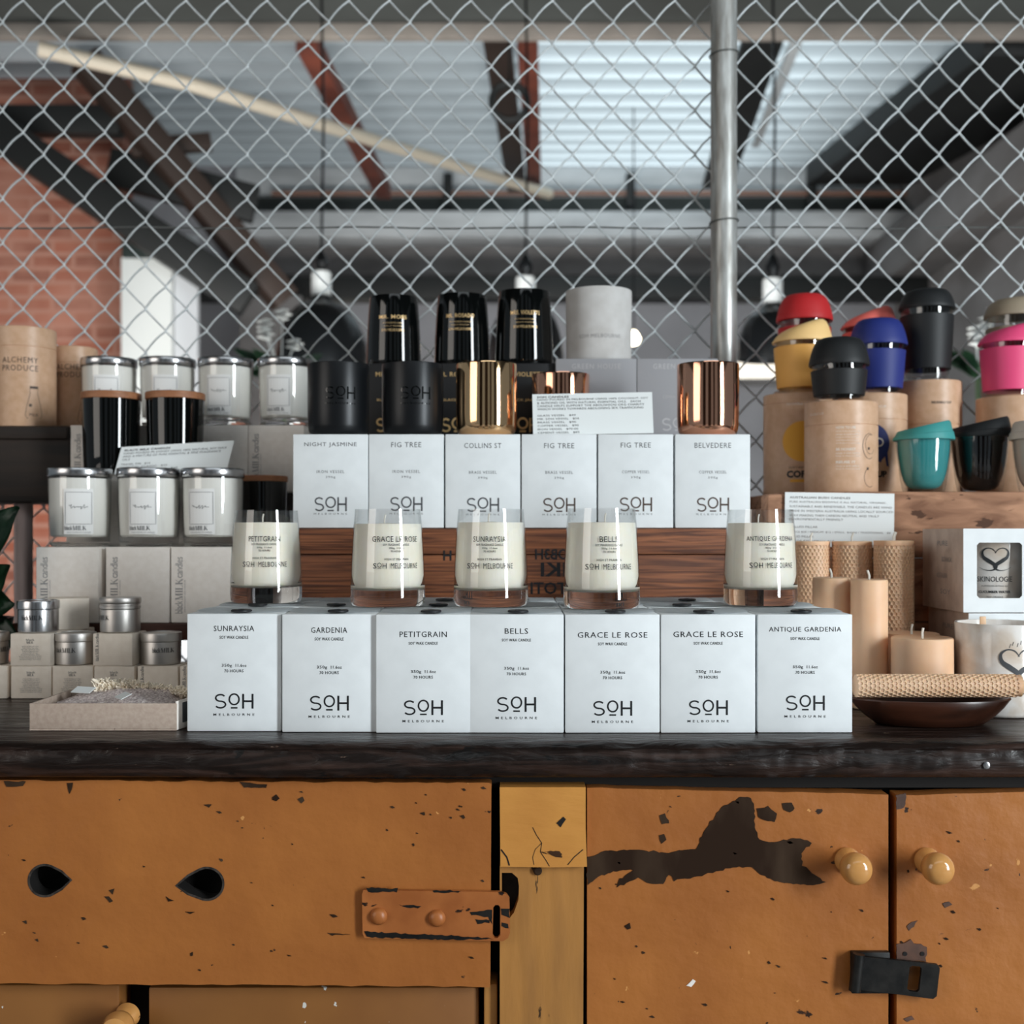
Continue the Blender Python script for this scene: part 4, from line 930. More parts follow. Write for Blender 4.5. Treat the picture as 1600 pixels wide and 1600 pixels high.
def black_jar(px, Y, z, label, s=1.0):
    t = thing('black_jar', label, 'candle', (X(px, Y), Y, z+.0004), 0, 'black jars with wooden lids'); t.scale = (s,)*3
    link_mesh('jar', BJ, t); link_mesh('lid', JWL, t); return t
z2 = BZ+2*(JH+.0004)
black_jar(174, 1.697, z2, 'glossy black jar with wooden lid, the left one of the middle row')
black_jar(274, 1.697, z2, 'glossy black jar with wooden lid above the slanted white card')
black_jar(411, 1.693, z1, 'low-set black jar with wooden lid behind the leftmost glass candle', .84)
q = 1.64/F
card('price_card', 'slanted white price card resting between the black jars and the pale jars', (X(270, 1.655), 1.6445, z1+.1045*1.0), 178*q, 44*q,
     [('BLACK MILK CANDLES', 38*q, 72*q, .03), ('HAND POURED IN SYDNEY USING 100% NATURAL SOY WAX', 33*q, 162*q, 0), ('AND A MIXTURE OF PURE ESSENTIAL & FINE FRAGRANCE', 28*q, 154*q, 0), ('OILS', 23*q, 12*q, 0), ('TRAVEL TIN   $14', 15*q, 46*q, 0), ('ESSENTIAL CLASSIC   $39', 10*q, 74*q, 0), ('BLACK MILK CLASSIC   $45', 5*q, 92*q, 0)], 3.2*q, R(12), 0, R(-3.4), shear=.26)
# small boxes and tins at the bottom left
SB, SH = .0488, .0392
def small_print(bm):
    fn = flat(-SB/2-.0002)
    text(bm, 'black', 0, .0318, .010, .0026, fn); serif_milk(bm, -.0048, .0272, .0028, fn)
    rr2 = random.Random(4)
    for k in range(9): text(bm, ('HAND POURED SOY WAX', 'PURE ESSENTIAL OILS', 'NATURAL COTTON WICK', 'FINE FRAGRANCE OILS')[k % 4], 0, .0238-k*.0020, .018+.010*rr2.random(), .0010, fn)
def small_side(bm): black_milk(bm, -SB/2+.0075, .006, .0042, flat(-SB/2-.0002), 'candles', rot90=True)
SPR = [print_mesh('sp', small_print, 'ink_soft'), print_mesh('ss', small_side, 'ink_soft')]
def small_box(px, Y, lv, label, rz=0, pr=0):
    return carton('small_box', label, 'small cream boxes at the foot of the bench', (X(px, Y)+SB/2, Y+SB/2, CT+.0004+lv*(SH+.0003)), R(rz), 'sb', SB, SB, SH, 'kraft_small', SPR[pr] if pr is not None else None, None, flap=False)
YS = 1.437
for px, lv, pr, rz, lab in ((-52, 0, 0, 0, 'bottom row, cut off by the left edge of the picture'), (17, 0, 0, 0, 'bottom row, under another box and the pale tin'), (82, 0, 0, 0, 'bottom row, under the tin in shadow'), (147, 0, 0, 0, 'bottom row, behind the cream fringe, under the turned box'), (215, 0, 1, 0, 'bottom row, under the rightmost tin'), (281, 0, 1, 0, 'bottom row, just beside the white carton'),
                          (16, 1, 0, 0, 'second layer, with dense print, carrying the pale tin'), (146, 1, 1, -3, 'second layer, turned slightly, carrying the tall tin')):
    small_box(px, YS, lv, 'small cream box, '+lab, rz, pr)
for lv, nm in ((0, 'bottom'), (1, 'middle'), (2, 'top')):
    small_box(66, 1.492, lv, 'small cream box stacked behind the pale tin, %s of three' % nm, 20 if lv == 2 else 0, None)
TO = [(0, .0006), (.0225, 0), (.0238, .0012), (.0240, .027), (.0246, .0275), (.0250, .0285), (.0250, .0372), (.0244, .0386), (.0225, .0388), (.0222, .0378), (0, .0378)]
def tin(px, Y, z, ang, label, m='tin', s=1.0, ring=False, pr=True):
    t = thing('candle_tin', label, 'tin', (X(px, Y), Y, z+.0003), R(ang)-view(px), 'candle tins at the foot of the bench'); t.scale = (s,)*3
    obj('tin_body', lathe_bm([(0, .0006), (.0225, 0), (.0238, .0012), (.0240, .0268), (.0236, .0280), (0, .0280)], 48), m, t)
    if ring: obj('lid', lathe_bm([(0, .0285), (.0238, .0285), (.0246, .0290), (.0246, .0325), (.0240, .033), (.0240, .0350), (.0248, .0360), (.0250, .0366), (.0250, .0412), (.0244, .0424), (0, .0424)], 48), m, t)
    else: obj('lid', lathe_bm([(0, .0283), (.0246, .0283), (.0250, .0288), (.0250, .0372), (.0244, .0386), (.0226, .0388), (.0222, .0378), (0, .0378)], 48), m, t)
    if pr: 
        bm = bmesh.new(); black_milk(bm, -.0125, .0155, .0056, wrap(.0240, 0, .0003)); obj('lettering', bm, 'ink', t, smooth=False)
    return t
za, zb = CT+.0004+SH+.0003, CT+.0004+2*(SH+.0003)
YT = YS+.026
tin(60, YT, zb, -22, 'bright tin with dark lettering on the second layer of small boxes', 'steel')
tin(188, YT, zb, -68, 'taller dull tin with a double rim on the turned small box', 'tin', 1.0, True)
tin(-19, YT, za, 40, 'tin cut off by the left edge of the picture, on a small box')
tin(118, YT, za, -34, 'dull tin in shadow between the two upper small boxes')
tin(252, YT, za, 4, 'dull tin with lettering beside the white carton, rightmost of the tins')
# cardboard tray with cloth
tr = thing('cardboard_tray', 'shallow grey-brown cardboard tray at the left front of the counter', 'tray', (X(161, 1.203), 1.203, CT+.0005))
w, d, h, th_ = .1495, .108, .0275, .0016
obj('tray_base', box_bm((-w/2, 0, 0), (w/2, d, .0016)), 'kraft_tray', tr, smooth=False)
obj('front_wall', box_bm((-w/2, 0, .0016), (w/2, th_, h), .0005), 'kraft_tray', tr)
obj('back_wall', box_bm((-w/2, d-th_, .0016), (w/2, d, h), .0005), 'kraft_tray', tr)
obj('side_wall', box_bm((-w/2, th_, .0016), (-w/2+.003, d-th_, h), .0005), 'kraft_tray', tr)
bm = bmesh.new(); add_box(bm, (0, 0, 0), (.0016, d-.004, h+.002), .0004, 0, Matrix.Translation((w/2-.0016, .001, .0002)) @ Matrix.Rotation(R(-12), 4, 'Z')); obj('side_flap', bm, 'kraft_white', tr)
bm = bmesh.new(); add_box(bm, (.0016, .012, .006), (.0020, .030, .0265), 0, 0, Matrix.Translation((w/2-.0016, .001, .0002)) @ Matrix.Rotation(R(-12), 4, 'Z')); obj('flap_slit', bm, 'ink_soft', tr, smooth=False)
cl = thing('fringed_cloth', 'speckled woven cloth with a cream fringe, folded in the cardboard tray', 'cloth', (tr.location.x, 1.203, CT+.0025))
bm = bmesh.new(); nx, ny = 60, 40; G = []
for j in range(ny+1):
    row = []
    for i in range(nx+1):
        u, v = i/nx, j/ny; x = -w/2+.006+(w-.011)*u; y = .004+(d-.010)*v
        edge = min(1, min(u, 1-u)*7)*min(1, (1-v)*8)*min(1, v*8+.25)
        z = .0175+.0145*edge*min(1, v*1.7)*(0.45+.55*min(1, u*2.2))+.0012*noise.noise(Vector((x*160, y*160, 1)))+.002*noise.noise(Vector((x*40, y*40, 4)))
        row.append(bm.verts.new((x, y, z)))
    G.append(row)
for a, b in zip(G, G[1:]):
    for i in range(nx): bm.faces.new((a[i], a[i+1], b[i+1], b[i]))
obj('cloth_body', bm, 'cloth', cl, angle=90)
bm = bmesh.new(); rr = random.Random(9)
for i in range(1500):
    u = rr.random(); x = -.030+.106*u; y = .072+rr.uniform(-.007, .010)+.006*math.sin(u*5); z = .0305-.006*u+rr.uniform(-.003, .002)
    dx, dy, dz = rr.uniform(-.006, .006), rr.uniform(-.010, .004), rr.uniform(.002, .0105)*(1.15-.45*u)
    add_tube(bm, [(x, y, z), (x+dx*.5, y+dy*.45, z+dz*.75), (x+dx, y+dy, z+dz)], [.0012, .0012, .0007], 4)
obj('fringe', bm, 'fringe', cl, angle=80)
for (x, y, z, rz, sx) in ((-.038, .050, .0325, -20, .012), (.014, .020, .0305, -55, .011)):
    bm = bmesh.new(); add_box(bm, (-sx, -.006, 0), (sx, .006, .0006)); o = obj('paper_tag', bm, 'paper', cl, smooth=False); o.location = (x, y, z); o.rotation_euler = (R(24), 0, R(rz))
# dark shelf with kraft tubes on the far left, plant
sh = thing('timber_shelf', 'dark stained timber shelf box on a grey weathered leg at the far left', 'shelf', (0, 1.75, CT))
zs = Z(665, 1.75)-CT; zl = Z(785, 1.75)-CT
obj('shelf_box', box_bm((-1.0, 0, zl), (-.6535, .146, zs), .004), 'crate_dark', sh)
obj('shelf_ledge', box_bm((-1.0, -.006, zs-.020), (-.656, 0, zs-.002), .002), 'crate_dark', sh)
bm = bmesh.new(); nseg = 22; rows = []
for k in range(nseg+1):
    z = .0005+(zl-.001)*k/nseg; rows.append([bm.verts.new((X(28, 1.77)+.0135*math.cos(2*PI*j/20)*(1+.12*noise.noise(Vector((k*.5, j, 1)))), .04+.0135*math.sin(2*PI*j/20), z)) for j in range(20)])
for a, b in zip(rows, rows[1:]):
    for j in range(20): bm.faces.new((a[j], a[(j+1) % 20], b[(j+1) % 20], b[j]))
bm.faces.new(rows[0][::-1]); bm.faces.new(rows[-1]); leg_ = obj('shelf_leg', bm, 'post_wood', sh)
leg2 = link_mesh('shelf_leg', leg_.data, sh); leg2.location.x = -.215
def kraft_tube_mesh(r, h, seam):
    return lathe_bm([(0, 0), (r-.0004, 0), (r, .0008), (r, h*seam-.0007), (r-.0009, h*seam-.0003), (r-.0009, h*seam+.0003), (r, h*seam+.0007), (r, h-.0012), (r-.0012, h), (r-.004, h), (r-.0045, h-.0012), (0, h-.0012)], 64)
def left_print(r):
    def f(bm):
        g = wrap(r, 0, .0003); text(bm, 'ALCHEMY', 0, .098, .052, .0085, g, space=1.15); text(bm, 'PRODUCE', 0, .086, .052, .0085, g, space=1.15)
        u0, v0 = .020, .012; L_ = [(-.010, 0), (-.0125, .004), (-.010, .018), (-.0055, .036), (-.0055, .044)]
        pts = [(u0+a, v0+b) for a, b in L_]+[(u0-a, v0+b) for a, b in reversed(L_)]
        stroke(bm, pts, .0006, g, closed=True); quad(bm, u0-.006, v0+.044, u0+.006, v0+.0475, g, n=3)
        quad(bm, u0-.007, v0+.017, u0-.003, v0+.021, g); text(bm, 'MILK', u0, v0+.005, .013, .004, g)
    return f
for px, Y, r, h, a, lab in ((38, 1.80, .046, .149, -8, 'tall kraft tube with a bottle drawing on the dark shelf'), (117, 1.862, .034, .131, -6, 'shorter kraft cardboard tube on the dark shelf, behind the tall one')):
    t = thing('kraft_tube', lab, 'tube', (X(px, Y), Y, CT+zs+.0003), R(a)-view(px), 'kraft tubes on the dark shelf')
    obj('tube_body', kraft_tube_mesh(r, h, .80), 'kraft', t); bm = bmesh.new(); left_print(r)(bm); obj('print', bm, 'ink_brown', t, smooth=False)
pl = thing('leafy_plant', 'potted plant with broad dark green leaves at the far left edge', 'plant', (X(-38, 1.56), 1.56, CT))
obj('pot', lathe_bm([(0, 0), (.032, 0), (.036, .004), (.046, .085), (.047, .09), (.043, .09), (.041, .075), (0, .072)], 32), 'terracotta', pl)
def leaf(base, tip, width, sag, roll, seed):
    base, tip = Vector(base), Vector(tip); d = tip-base; L_ = d.length; t = d.normalized(); s = t.cross(Vector((0, -1, .35))).normalized(); n_ = s.cross(t)
    s2 = s*math.cos(roll)+n_*math.sin(roll); n2 = s2.cross(t); bm = bmesh.new(); rows = []
    for i in range(15):
        u = i/14; c = base+d*u+Vector((0, 0, sag*math.sin(PI*u))); ww = width*math.sin(PI*min(1, u**.75*.98+.01))**.8
        rows.append([bm.verts.new(c+s2*ww*v+n2*(abs(v)*.25*ww+.0015*math.sin(i*1.3+v*4))) for v in (-1, -.6, -.2, 0, .2, .6, 1)])
    for a, b in zip(rows, rows[1:]):
        for j in range(6): bm.faces.new((a[j], a[j+1], b[j+1], b[j]))
    bmesh.ops.solidify(bm, geom=bm.faces[:], thickness=.0006); return bm
for (bx, bz_, tx, tz, wd, sg, rl) in ((-.02, .095, .072, .235, .038, .016, .3), (-.01, .085, .066, .110, .030, .018, -.4), (-.015, .07, .060, .160, .030, .01, .1), (-.03, .08, .02, .23, .030, .01, -.2), (-.03, .07, -.09, .17, .03, .02, .5), (0, .07, .078, .045, .018, .02, .2)):
    obj('leaf', leaf((bx, -.01, bz_), (tx, -.035, tz), wd, sg, rl, 1), 'leaf', pl, angle=70)
for k in range(5): 
    a = k*1.3; bm = bmesh.new(); add_tube(bm, [(.01*math.cos(a), .01*math.sin(a), .072), (.014*math.cos(a)-.01, .012*math.sin(a)-.008, .092)], .0022, 8); obj('stem', bm, 'stem', pl)

# flowering plants beyond the fence
for (px, py, Y, n, lab, sd) in ((440, 565, 3.6, 9, 'leafy plant with small white blooms beyond the fence, left of the black vessels', 1), (1528, 560, 3.6, 6, 'leafy plant with white blooms beyond the fence, beside the pink cup', 2)):
    c = P(px, py, Y); t = thing('flowering_plant', lab, 'plant', (c.x, Y, 0), 0, 'plants beyond the fence'); r2 = random.Random(sd)
    obj('pot', lathe_bm([(0, 0), (.11, 0), (.15, .32), (.15, .34), (.135, .34), (.13, .30), (0, .29)], 32), 'terracotta', t)
    obj('stem', tube_bm([(0, 0, .29), (.01, 0, .8), (0, 0, c.z-.05)], .008, 8), 'stem', t)
    for k in range(n):
        a = 2*PI*k/n; obj('leaf', leaf((0, 0, c.z-.06), (.15*math.cos(a), .08*math.sin(a), c.z+r2.uniform(-.04, .05)), .022, .01, r2.uniform(-.5, .5), k), 'leaf', t, angle=70)
    for k in range(4):
        x, z = r2.uniform(-.05, .05), c.z+.05+.03*k; bm = bmesh.new()
        for q_ in range(5): add_lathe(bm, [(0, -.004), (.013, -.001), (.015, .002), (0, .006)], 10, None, x+.014*math.cos(q_*1.257), -.01, z+.014*math.sin(q_*1.257))
        add_tube(bm, [(0, 0, c.z-.05), (x, -.01, z)], .002, 6, True); obj('bloom', bm, 'white_panel', t)
# ------------------------------------------------------------------ right display: timber crate, tubes, reusable cups
RZ = 1.1560
rcx0 = .334
rc2 = thing('timber_crate', 'rough pale brown timber crate at the right, carrying the kraft tubes and coloured cups', 'crate', (0, 1.55, CT))
hR = RZ-CT-.0003
for z0, z1 in ((.0005, .084), (.085, .168), (.169, hR)):
    obj('front_board', box_bm((rcx0+.034, 0, z0), (1.05, .02, z1), .003), 'crate_pale', rc2)
obj('corner_post', box_bm((rcx0, -.002, .0005), (rcx0+.033, .04, hR-.003), .004), 'crate_pale', rc2)
obj('end_board', box_bm((rcx0, .041, .0005), (rcx0+.02, .31, hR-.021), .003), 'crate_pale', rc2)
obj('top_board', box_bm((rcx0+.021, .0205, hR-.02), (1.05, .31, hR), .003), 'crate_pale', rc2)
def rtube(px, Y, r, h, seam, label, pr=None, ang=0.0):
    t = thing('kraft_tube', label, 'tube', (X(px, Y), Y, RZ+.0003), R(ang)-view(px), 'kraft tubes on the timber crate')
    obj('tube_body', kraft_tube_mesh(r, h, seam), 'kraft', t)
    if pr: pr(t, r, h)
    return RZ+.0003+h
def pr_white(t, r, h):
    g = wrap(r, 0, .0003); bm = bmesh.new(); rr2 = random.Random(2)
    text(bm, 'REUSABLE CUP', -.032, h*.86, .024, .0032, g)
    v = h*.70
    for nl, hd in ((5, 'HOW TO USE'), (2, 'BE HONEST'), (2, 'REUSE IT')):
        text(bm, hd, -.003, v, .026, .0034, g, align='L', bold=.02); v -= .0052
        for k in range(nl): text(bm, ('swap disposables for good', 'drink from it every day', 'rinse it and refill it', 'keep it close at hand')[(k+nl) % 4], -.003, v, .030+.003*rr2.random(), .0022, g, align='L'); v -= .0040
        v -= .004
    obj('white_print', bm, 'ink_white', t, smooth=False)
    bm = bmesh.new()
    stroke(bm, arc(.045, h*.50, .0115, .017, 60, 300, 26), .0007, g); stroke(bm, arc(.047, h*.52, .009, .013, 80, 330, 20), .0005, g); stroke(bm, arc(.046, h*.16, .010, .013, 100, 300, 20), .0006, g)
    for a, b in ((.042, .46), (.040, .24)): quad(bm, a, h*b, a+.0035, h*b+.0035, g)
    obj('line_drawing', bm, 'ink_brown', t, smooth=False)
def pr_yellow(t, r, h):
    g = wrap(r, 0, .0003); bm = bmesh.new(); disc(bm, 0, h*.52, .029, .029, g, 36); quad(bm, -.018, h*.19-.010, .022, h*.19-.006, g, n=6); obj('round_print', bm, 'dot_yellow', t, smooth=False)
    bm = bmesh.new(); text(bm, 'SUSTAINABLE', -.002, h*.265, .036, .003, g); text(bm, 'COFFEE', 0, h*.20, .046, .0105, g, bold=.05); obj('lettering', bm, 'ink', t, smooth=False)
    bm = bmesh.new(); text(bm, 'REUSABLE CUP', -.006, h*.885, .034, .0032, g); obj('white_print', bm, 'ink_white', t, smooth=False)
def pr_navy(t, r, h):
    g = wrap(r, 0, .0003); bm = bmesh.new(); disc(bm, .0, h*.50, .027, .029, g, 36)
    bm.faces.new([bm.verts.new(g(*p)) for p in ((.012, h*.32), (.026, h*.27), (.024, h*.42))]); obj('round_print', bm, 'dot_navy', t, smooth=False)
    bm = bmesh.new(); g2 = wrap(r, 0, .0006); stroke(bm, arc(.012, h*.51, .0055, .0055, 0, 360, 20)[:-1], .002, g2, closed=True); text(bm, 'REUSABLE CUP', .004, h*.86, .036, .0032, g); obj('white_print', bm, 'ink_white', t, smooth=False)
    bm = bmesh.new(); text(bm, 'CUP', .012, h*.20, .022, .0095, g, bold=.05); obj('lettering', bm, 'ink', t, smooth=False)
def pr_small(t, r, h):
    bm = bmesh.new(); text(bm, 'REUSABLE CUP', .010, h*.80, .030, .0036, wrap(r, 0, .0003), bold=.03); obj('lettering', bm, 'ink_brown', t, smooth=False)
RT = .0492
z1_ = rtube(1314, 1.632, RT, .1235, .74, 'pale kraft tube with white text and a line drawing, under a black cup', pr_white, -4)
z2_ = rtube(1246, 1.738, RT, .1465, .90, 'kraft tube printed with a yellow disc, under the yellow cup', pr_yellow, 9)
z3_ = rtube(1363, 1.740, RT, .1465, .74, 'kraft tube printed with a navy disc, under the blue cup', pr_navy, -3)
z4_ = rtube(1452, 1.788, RT*.95, .172, .62, 'tall kraft tube under the large black cup', pr_small, 10)
z5_ = rtube(1581, 1.742, .0500, .143, .62, 'kraft tube under the pink cup at the right edge', None, 0)
z6_ = rtube(1257, 1.848, RT*.97, .165, .8, 'kraft tube hidden behind, under the red cup')
z7_ = rtube(1356, 1.848, RT*.95, .165, .8, 'kraft tube hidden behind, under the coral cup')
z8_ = rtube(1584, 1.846, RT*.97, .190, .8, 'kraft tube hidden behind, under the taupe cup at the right edge')
def keep_cup(px, Y, z, r, h, lidm, bandm, label, tilt=0.0, hl=.30, band=(.20, .70), name='reusable_cup'):
    """glass cup with silicone band and lid; r = lid radius, h = full height"""
    t = thing(name, label, 'cup', (X(px, Y), Y, z+.0004), 0, 'reusable glass cups on kraft tubes')
    hl = hl*h; hb = h-hl; rt, rb = r*.925, r*.77
    def rad(u): return rb+(rt-rb)*(u**.8)
    prof = [(0, .0008), (rb*.9, 0), (rb, .002)]+[(rad(k/8), .002+(hb+.004)*k/8) for k in range(1, 9)]
    inner = [(a-.0016, max(b, .007)) for a, b in reversed(prof[3:])]+[(rb-.003, .007), (0, .0065)]
    obj('glass_body', lathe_bm(prof+inner, 48), 'glass', t)
    b0, b1 = band[0]*h, band[1]*h
    def rz_(zz): return rad(max(0.001, min(1, (zz-.002)/(hb+.004))))
    bp = [(rz_(b0)+.0003, b0)]+[(rz_(b0+(b1-b0)*k/6)+.0016, b0+.0008+(b1-b0-.0016)*k/6) for k in range(7)]+[(rz_(b1)+.0003, b1)]
    obj('silicone_band', lathe_bm(bp+[(rz_(b1)+.0001, b1), (rz_(b0)+.0001, b0)][:1], 56), bandm, t)
    lz = hb; bm = lathe_bm([(r*.86, lz+.001), (r*.985, lz-.0005), (r, lz+.001), (r, lz+hl*.10), (r*.978, lz+hl*.22), (r*.935, lz+hl*.42), (r*.88, lz+hl*.62), (r*.81, lz+hl*.80), (r*.71, lz+hl*.94), (r*.60, lz+hl), (r*.50, lz+hl*.97), (0, lz+hl*.95)], 64)
    for v in bm.verts:
        u = max(0, (v.co.z-lz)/hl); s_ = tilt*(v.co.x/r)
        v.co.z += hl*s_*u*(0.9)-(hl*abs(tilt)*.75*u if tilt else 0)+(hl*.0)
    obj('lid', bm, lidm, t, angle=50); return t
keep_cup(1311, 1.632, z1_, .0408, .0885, 'sil_black', 'sil_black', 'small black silicone-banded cup on the front kraft tube', 0, hl=.42, band=(.10, .50))
keep_cup(1253, 1.738, z2_, .0432, .1150, 'sil_yellow_lid', 'sil_yellow', 'yellow silicone-banded cup with a pale yellow slanted lid', .42, hl=.33, band=(.08, .61))
keep_cup(1257, 1.848, z6_, .0432, .150, 'sil_red', 'sil_red', 'red-lidded cup behind the yellow cup', 0, hl=.27, band=(.15, .66))
keep_cup(1372, 1.740, z3_, .0415, .1110, 'sil_navy', 'sil_navy', 'navy blue silicone-banded cup on the kraft tube with a navy disc', 0, hl=.345, band=(.08, .585))
keep_cup(1357, 1.848, z7_, .0425, .137, 'sil_coral', 'sil_coral', 'coral cup with a slanted lid behind the navy blue cup', .45, hl=.28, band=(.15, .66))
keep_cup(1448, 1.788, z4_, .0412, .1385, 'sil_black', 'sil_black', 'large black silicone-banded cup on the tall kraft tube', 0, hl=.21, band=(.13, .72))
keep_cup(1577, 1.742, z5_, .0440, .1130, 'sil_pink', 'sil_pink', 'bright pink silicone-banded cup at the right edge', .36, hl=.30, band=(.085, .635))
keep_cup(1584, 1.846, z8_, .0445, .122, 'sil_taupe', 'sil_taupe', 'taupe-lidded cup behind the bright pink cup', .12, hl=.26, band=(.15, .60))
def tumbler(px, Y, r, h, m, lidm, label, tilt=.5):
    t = thing('lidded_tumbler', label, 'cup', (X(px, Y), Y, RZ+.0004), 0, 'lidded tumblers on the timber crate')
    hb = h*.72
    def body(sc_, z0): return [(r*a, z0+(hb-z0)*b) for a, b in ((0, 0), (.30, .004), (.46, .03), (.57, .09), (.655, .19), (.72, .32), (.77, .47), (.81, .64), (.84, .82), (.855, 1.0))]
    obj('inner_cup', lathe_bm(body(.90, .004)+[(r*.78, hb), (r*.70, hb*.5), (0, hb*.2)], 56), m, t, angle=50)
    obj('outer_wall', lathe_bm([(0, .0006), (r*.62, 0), (r*.66, .001)]+[(r*(.66+.245*(k/12)**.75), .001+(hb-.001)*k/12) for k in range(1, 13)], 56), 'glass', t)
    bm = lathe_bm([(r*.85, hb-.001), (r*.99, hb-.001), (r*1.0, hb+.001), (r*.96, hb+h*.10), (r*.93, hb+h*.11), (r*.86, hb+h*.25), (r*.80, hb+h*.28), (r*.74, hb+h*.27), (0, hb+h*.24)], 64)
    for v in bm.verts:
        u = max(0, (v.co.z-hb)/(h*.28)); v.co.z += h*.13*tilt*(v.co.x/r-1)*u
    obj('lid', bm, lidm, t, angle=40); return t
tumbler(1443, 1.622, .0408, .101, 'teal_gloss', 'sil_teal', 'glossy teal tumbler with a slanted teal lid on the edge of the timber crate', .7)
tumbler(1531, 1.664, .0440, .111, 'black_gloss', 'sil_black', 'glossy black tumbler with a black lid, beside the teal one', .7)
tumbler(1626, 1.598, .0405, .100, 'tan_gloss', 'sil_paletan', 'beige tumbler cut off by the right edge of the picture', .2)
# printed card on the crate
q = 1.543/F
card('price_card', 'white printed card standing against the timber crate behind the honeycomb candles', (X(1311.5, 1.543), 1.5435, Z(855, 1.543)), 171*q, 85*q,
     [('AUSTRALIAN BUSH CANDLES', 77*q, 95*q, .025), ('PURE AUSTRALIAN BEESWAX IS ALL NATURAL, ORGANIC,', 70*q, 152*q, 0), ('SUSTAINABLE AND RENEWABLE. THE CANDLES ARE HAND', 63*q, 160*q, 0), ('MADE IN WESTERN AUSTRALIA USING LOCALLY SOURCED', 56*q, 162*q, 0), ('WAX MAKING THEM CARBON NEUTRAL AND TRULY', 49*q, 140*q, 0), ('ENVIRONMENTALLY FRIENDLY', 43*q, 84*q, 0), ('ROLLED PILLAR', 31*q, 44*q, 0), ('LARGE $20 / MEDIUM  $15 / SMALL  $10.50 / TRADITIONAL   $8', 23*q, 158*q, 0), ('SOLID PILLAR', 16*q, 38*q, 0), ('LARGE $35 / SMALL $18', 9*q, 70*q, 0)], 3.4*q, R(1), 0, R(.8), 'ink_faint')
# ------------------------------------------------------------------ beeswax candles
def wick(parent, z, r=.0012, l=.011, bend=.002):
    bm = bmesh.new(); add_tube(bm, [(0, 0, z-.004), (0, 0, z+l*.5), (bend, 0, z+l)], r, 8); obj('wick', bm, 'wick', parent)
def add_comb(bm, f, nu, nv, du, dv, depth, tile=True):
    """hexagonal cells pressed into a surface f(u, v, height)"""
    for j in range(nv):
        for i in range(nu):
            u0 = (i+(.5 if j % 2 else 0))*du; v0 = j*dv
            hx = [(u0+du*.577*math.sin(PI/3*k), v0+dv*.667*math.cos(PI/3*k)) for k in range(6)]
            o_ = [bm.verts.new(f(a, b, 0)) for a, b in hx]
            n_ = [bm.verts.new(f(u0+(a-u0)*.80, v0+(b-v0)*.80, -.00005)) for a, b in hx]
            c_ = bm.verts.new(f(u0, v0, -depth))
            m_ = [bm.verts.new(f(u0+(a-u0)*.66, v0+(b-v0)*.66, -depth*.95)) for a, b in hx]
            for k in range(6):
                k2 = (k+1) % 6
                bm.faces.new((o_[k], o_[k2], n_[k2], n_[k])); bm.faces.new((n_[k], n_[k2], m_[k2], m_[k])); bm.faces.new((m_[k], m_[k2], c_))
def comb_candle(px, Y, r, h, label):
    t = thing('honeycomb_candle', label, 'candle', (X(px, Y), Y, CT+.0004), 0, 'tall rolled beeswax candles')
    bm = bmesh.new(); nu = int(round(2*PI*r/.0052)); du = 2*PI*r/nu; dv = .0045; nv = int((h-.005)/dv)
    add_comb(bm, lambda u, v, d_: ((r+d_)*math.sin(u/r), -(r+d_)*math.cos(u/r), v+.0035), nu, nv, du, dv, .0011)
    add_lathe(bm, [(0, 0), (r-.0004, 0), (r, .001), (r-.00125, .004), (r-.00125, h-.006), (r, h-.003), (r, h), (r-.003, h+.0003), (0, h-.001)], 48)
    bmesh.ops.recalc_face_normals(bm, faces=bm.faces) if False else None
    obj('wax_roll', bm, 'beeswax', t, angle=50); wick(t, h); return t
comb_candle(1267, 1.500, .0238, .1905, 'tall honeycomb beeswax candle beside the glass candle, leftmost of the tall ones')
comb_candle(1331, 1.490, .0246, .1905, 'tall honeycomb beeswax candle under the printed card, middle of the tall ones')
comb_candle(1396, 1.455, .0236, .1915, 'tall honeycomb beeswax candle at the front right of the tall ones')
comb_candle(1398, 1.512, .0240, .1910, 'tall honeycomb beeswax candle half hidden behind the front right one')
def pillar(px, Y, r, h, label, group):
    t = thing('pillar_candle', label, 'candle', (X(px, Y), Y, CT+.0004), 0, group)
    obj('wax_body', lathe_bm([(0, 0), (r-.001, 0), (r, .001), (r, h-.0025), (r-.0008, h-.0008), (r-.003, h), (r*.6, h-.0012), (0, h-.0020)], 56), 'beeswax', t); wick(t, h-.001, .0014, .011, -.002 if r < .03 else .001); return t
pillar(1299, 1.392, .0217, .1490, 'slim smooth beeswax pillar beside the rightmost white carton', 'slim beeswax pillars')
pillar(1358, 1.360, .0208, .1480, 'slim smooth beeswax pillar in front of the tall honeycomb candles, the full-height one', 'slim beeswax pillars')
pillar(1441, 1.328, .0337, .0845, 'short stout beeswax pillar behind the rolled candle', 'stout beeswax pillars')
pillar(1424, 1.398, .0320, .0835, 'short stout beeswax pillar hidden behind the other stout one', 'stout beeswax pillars')
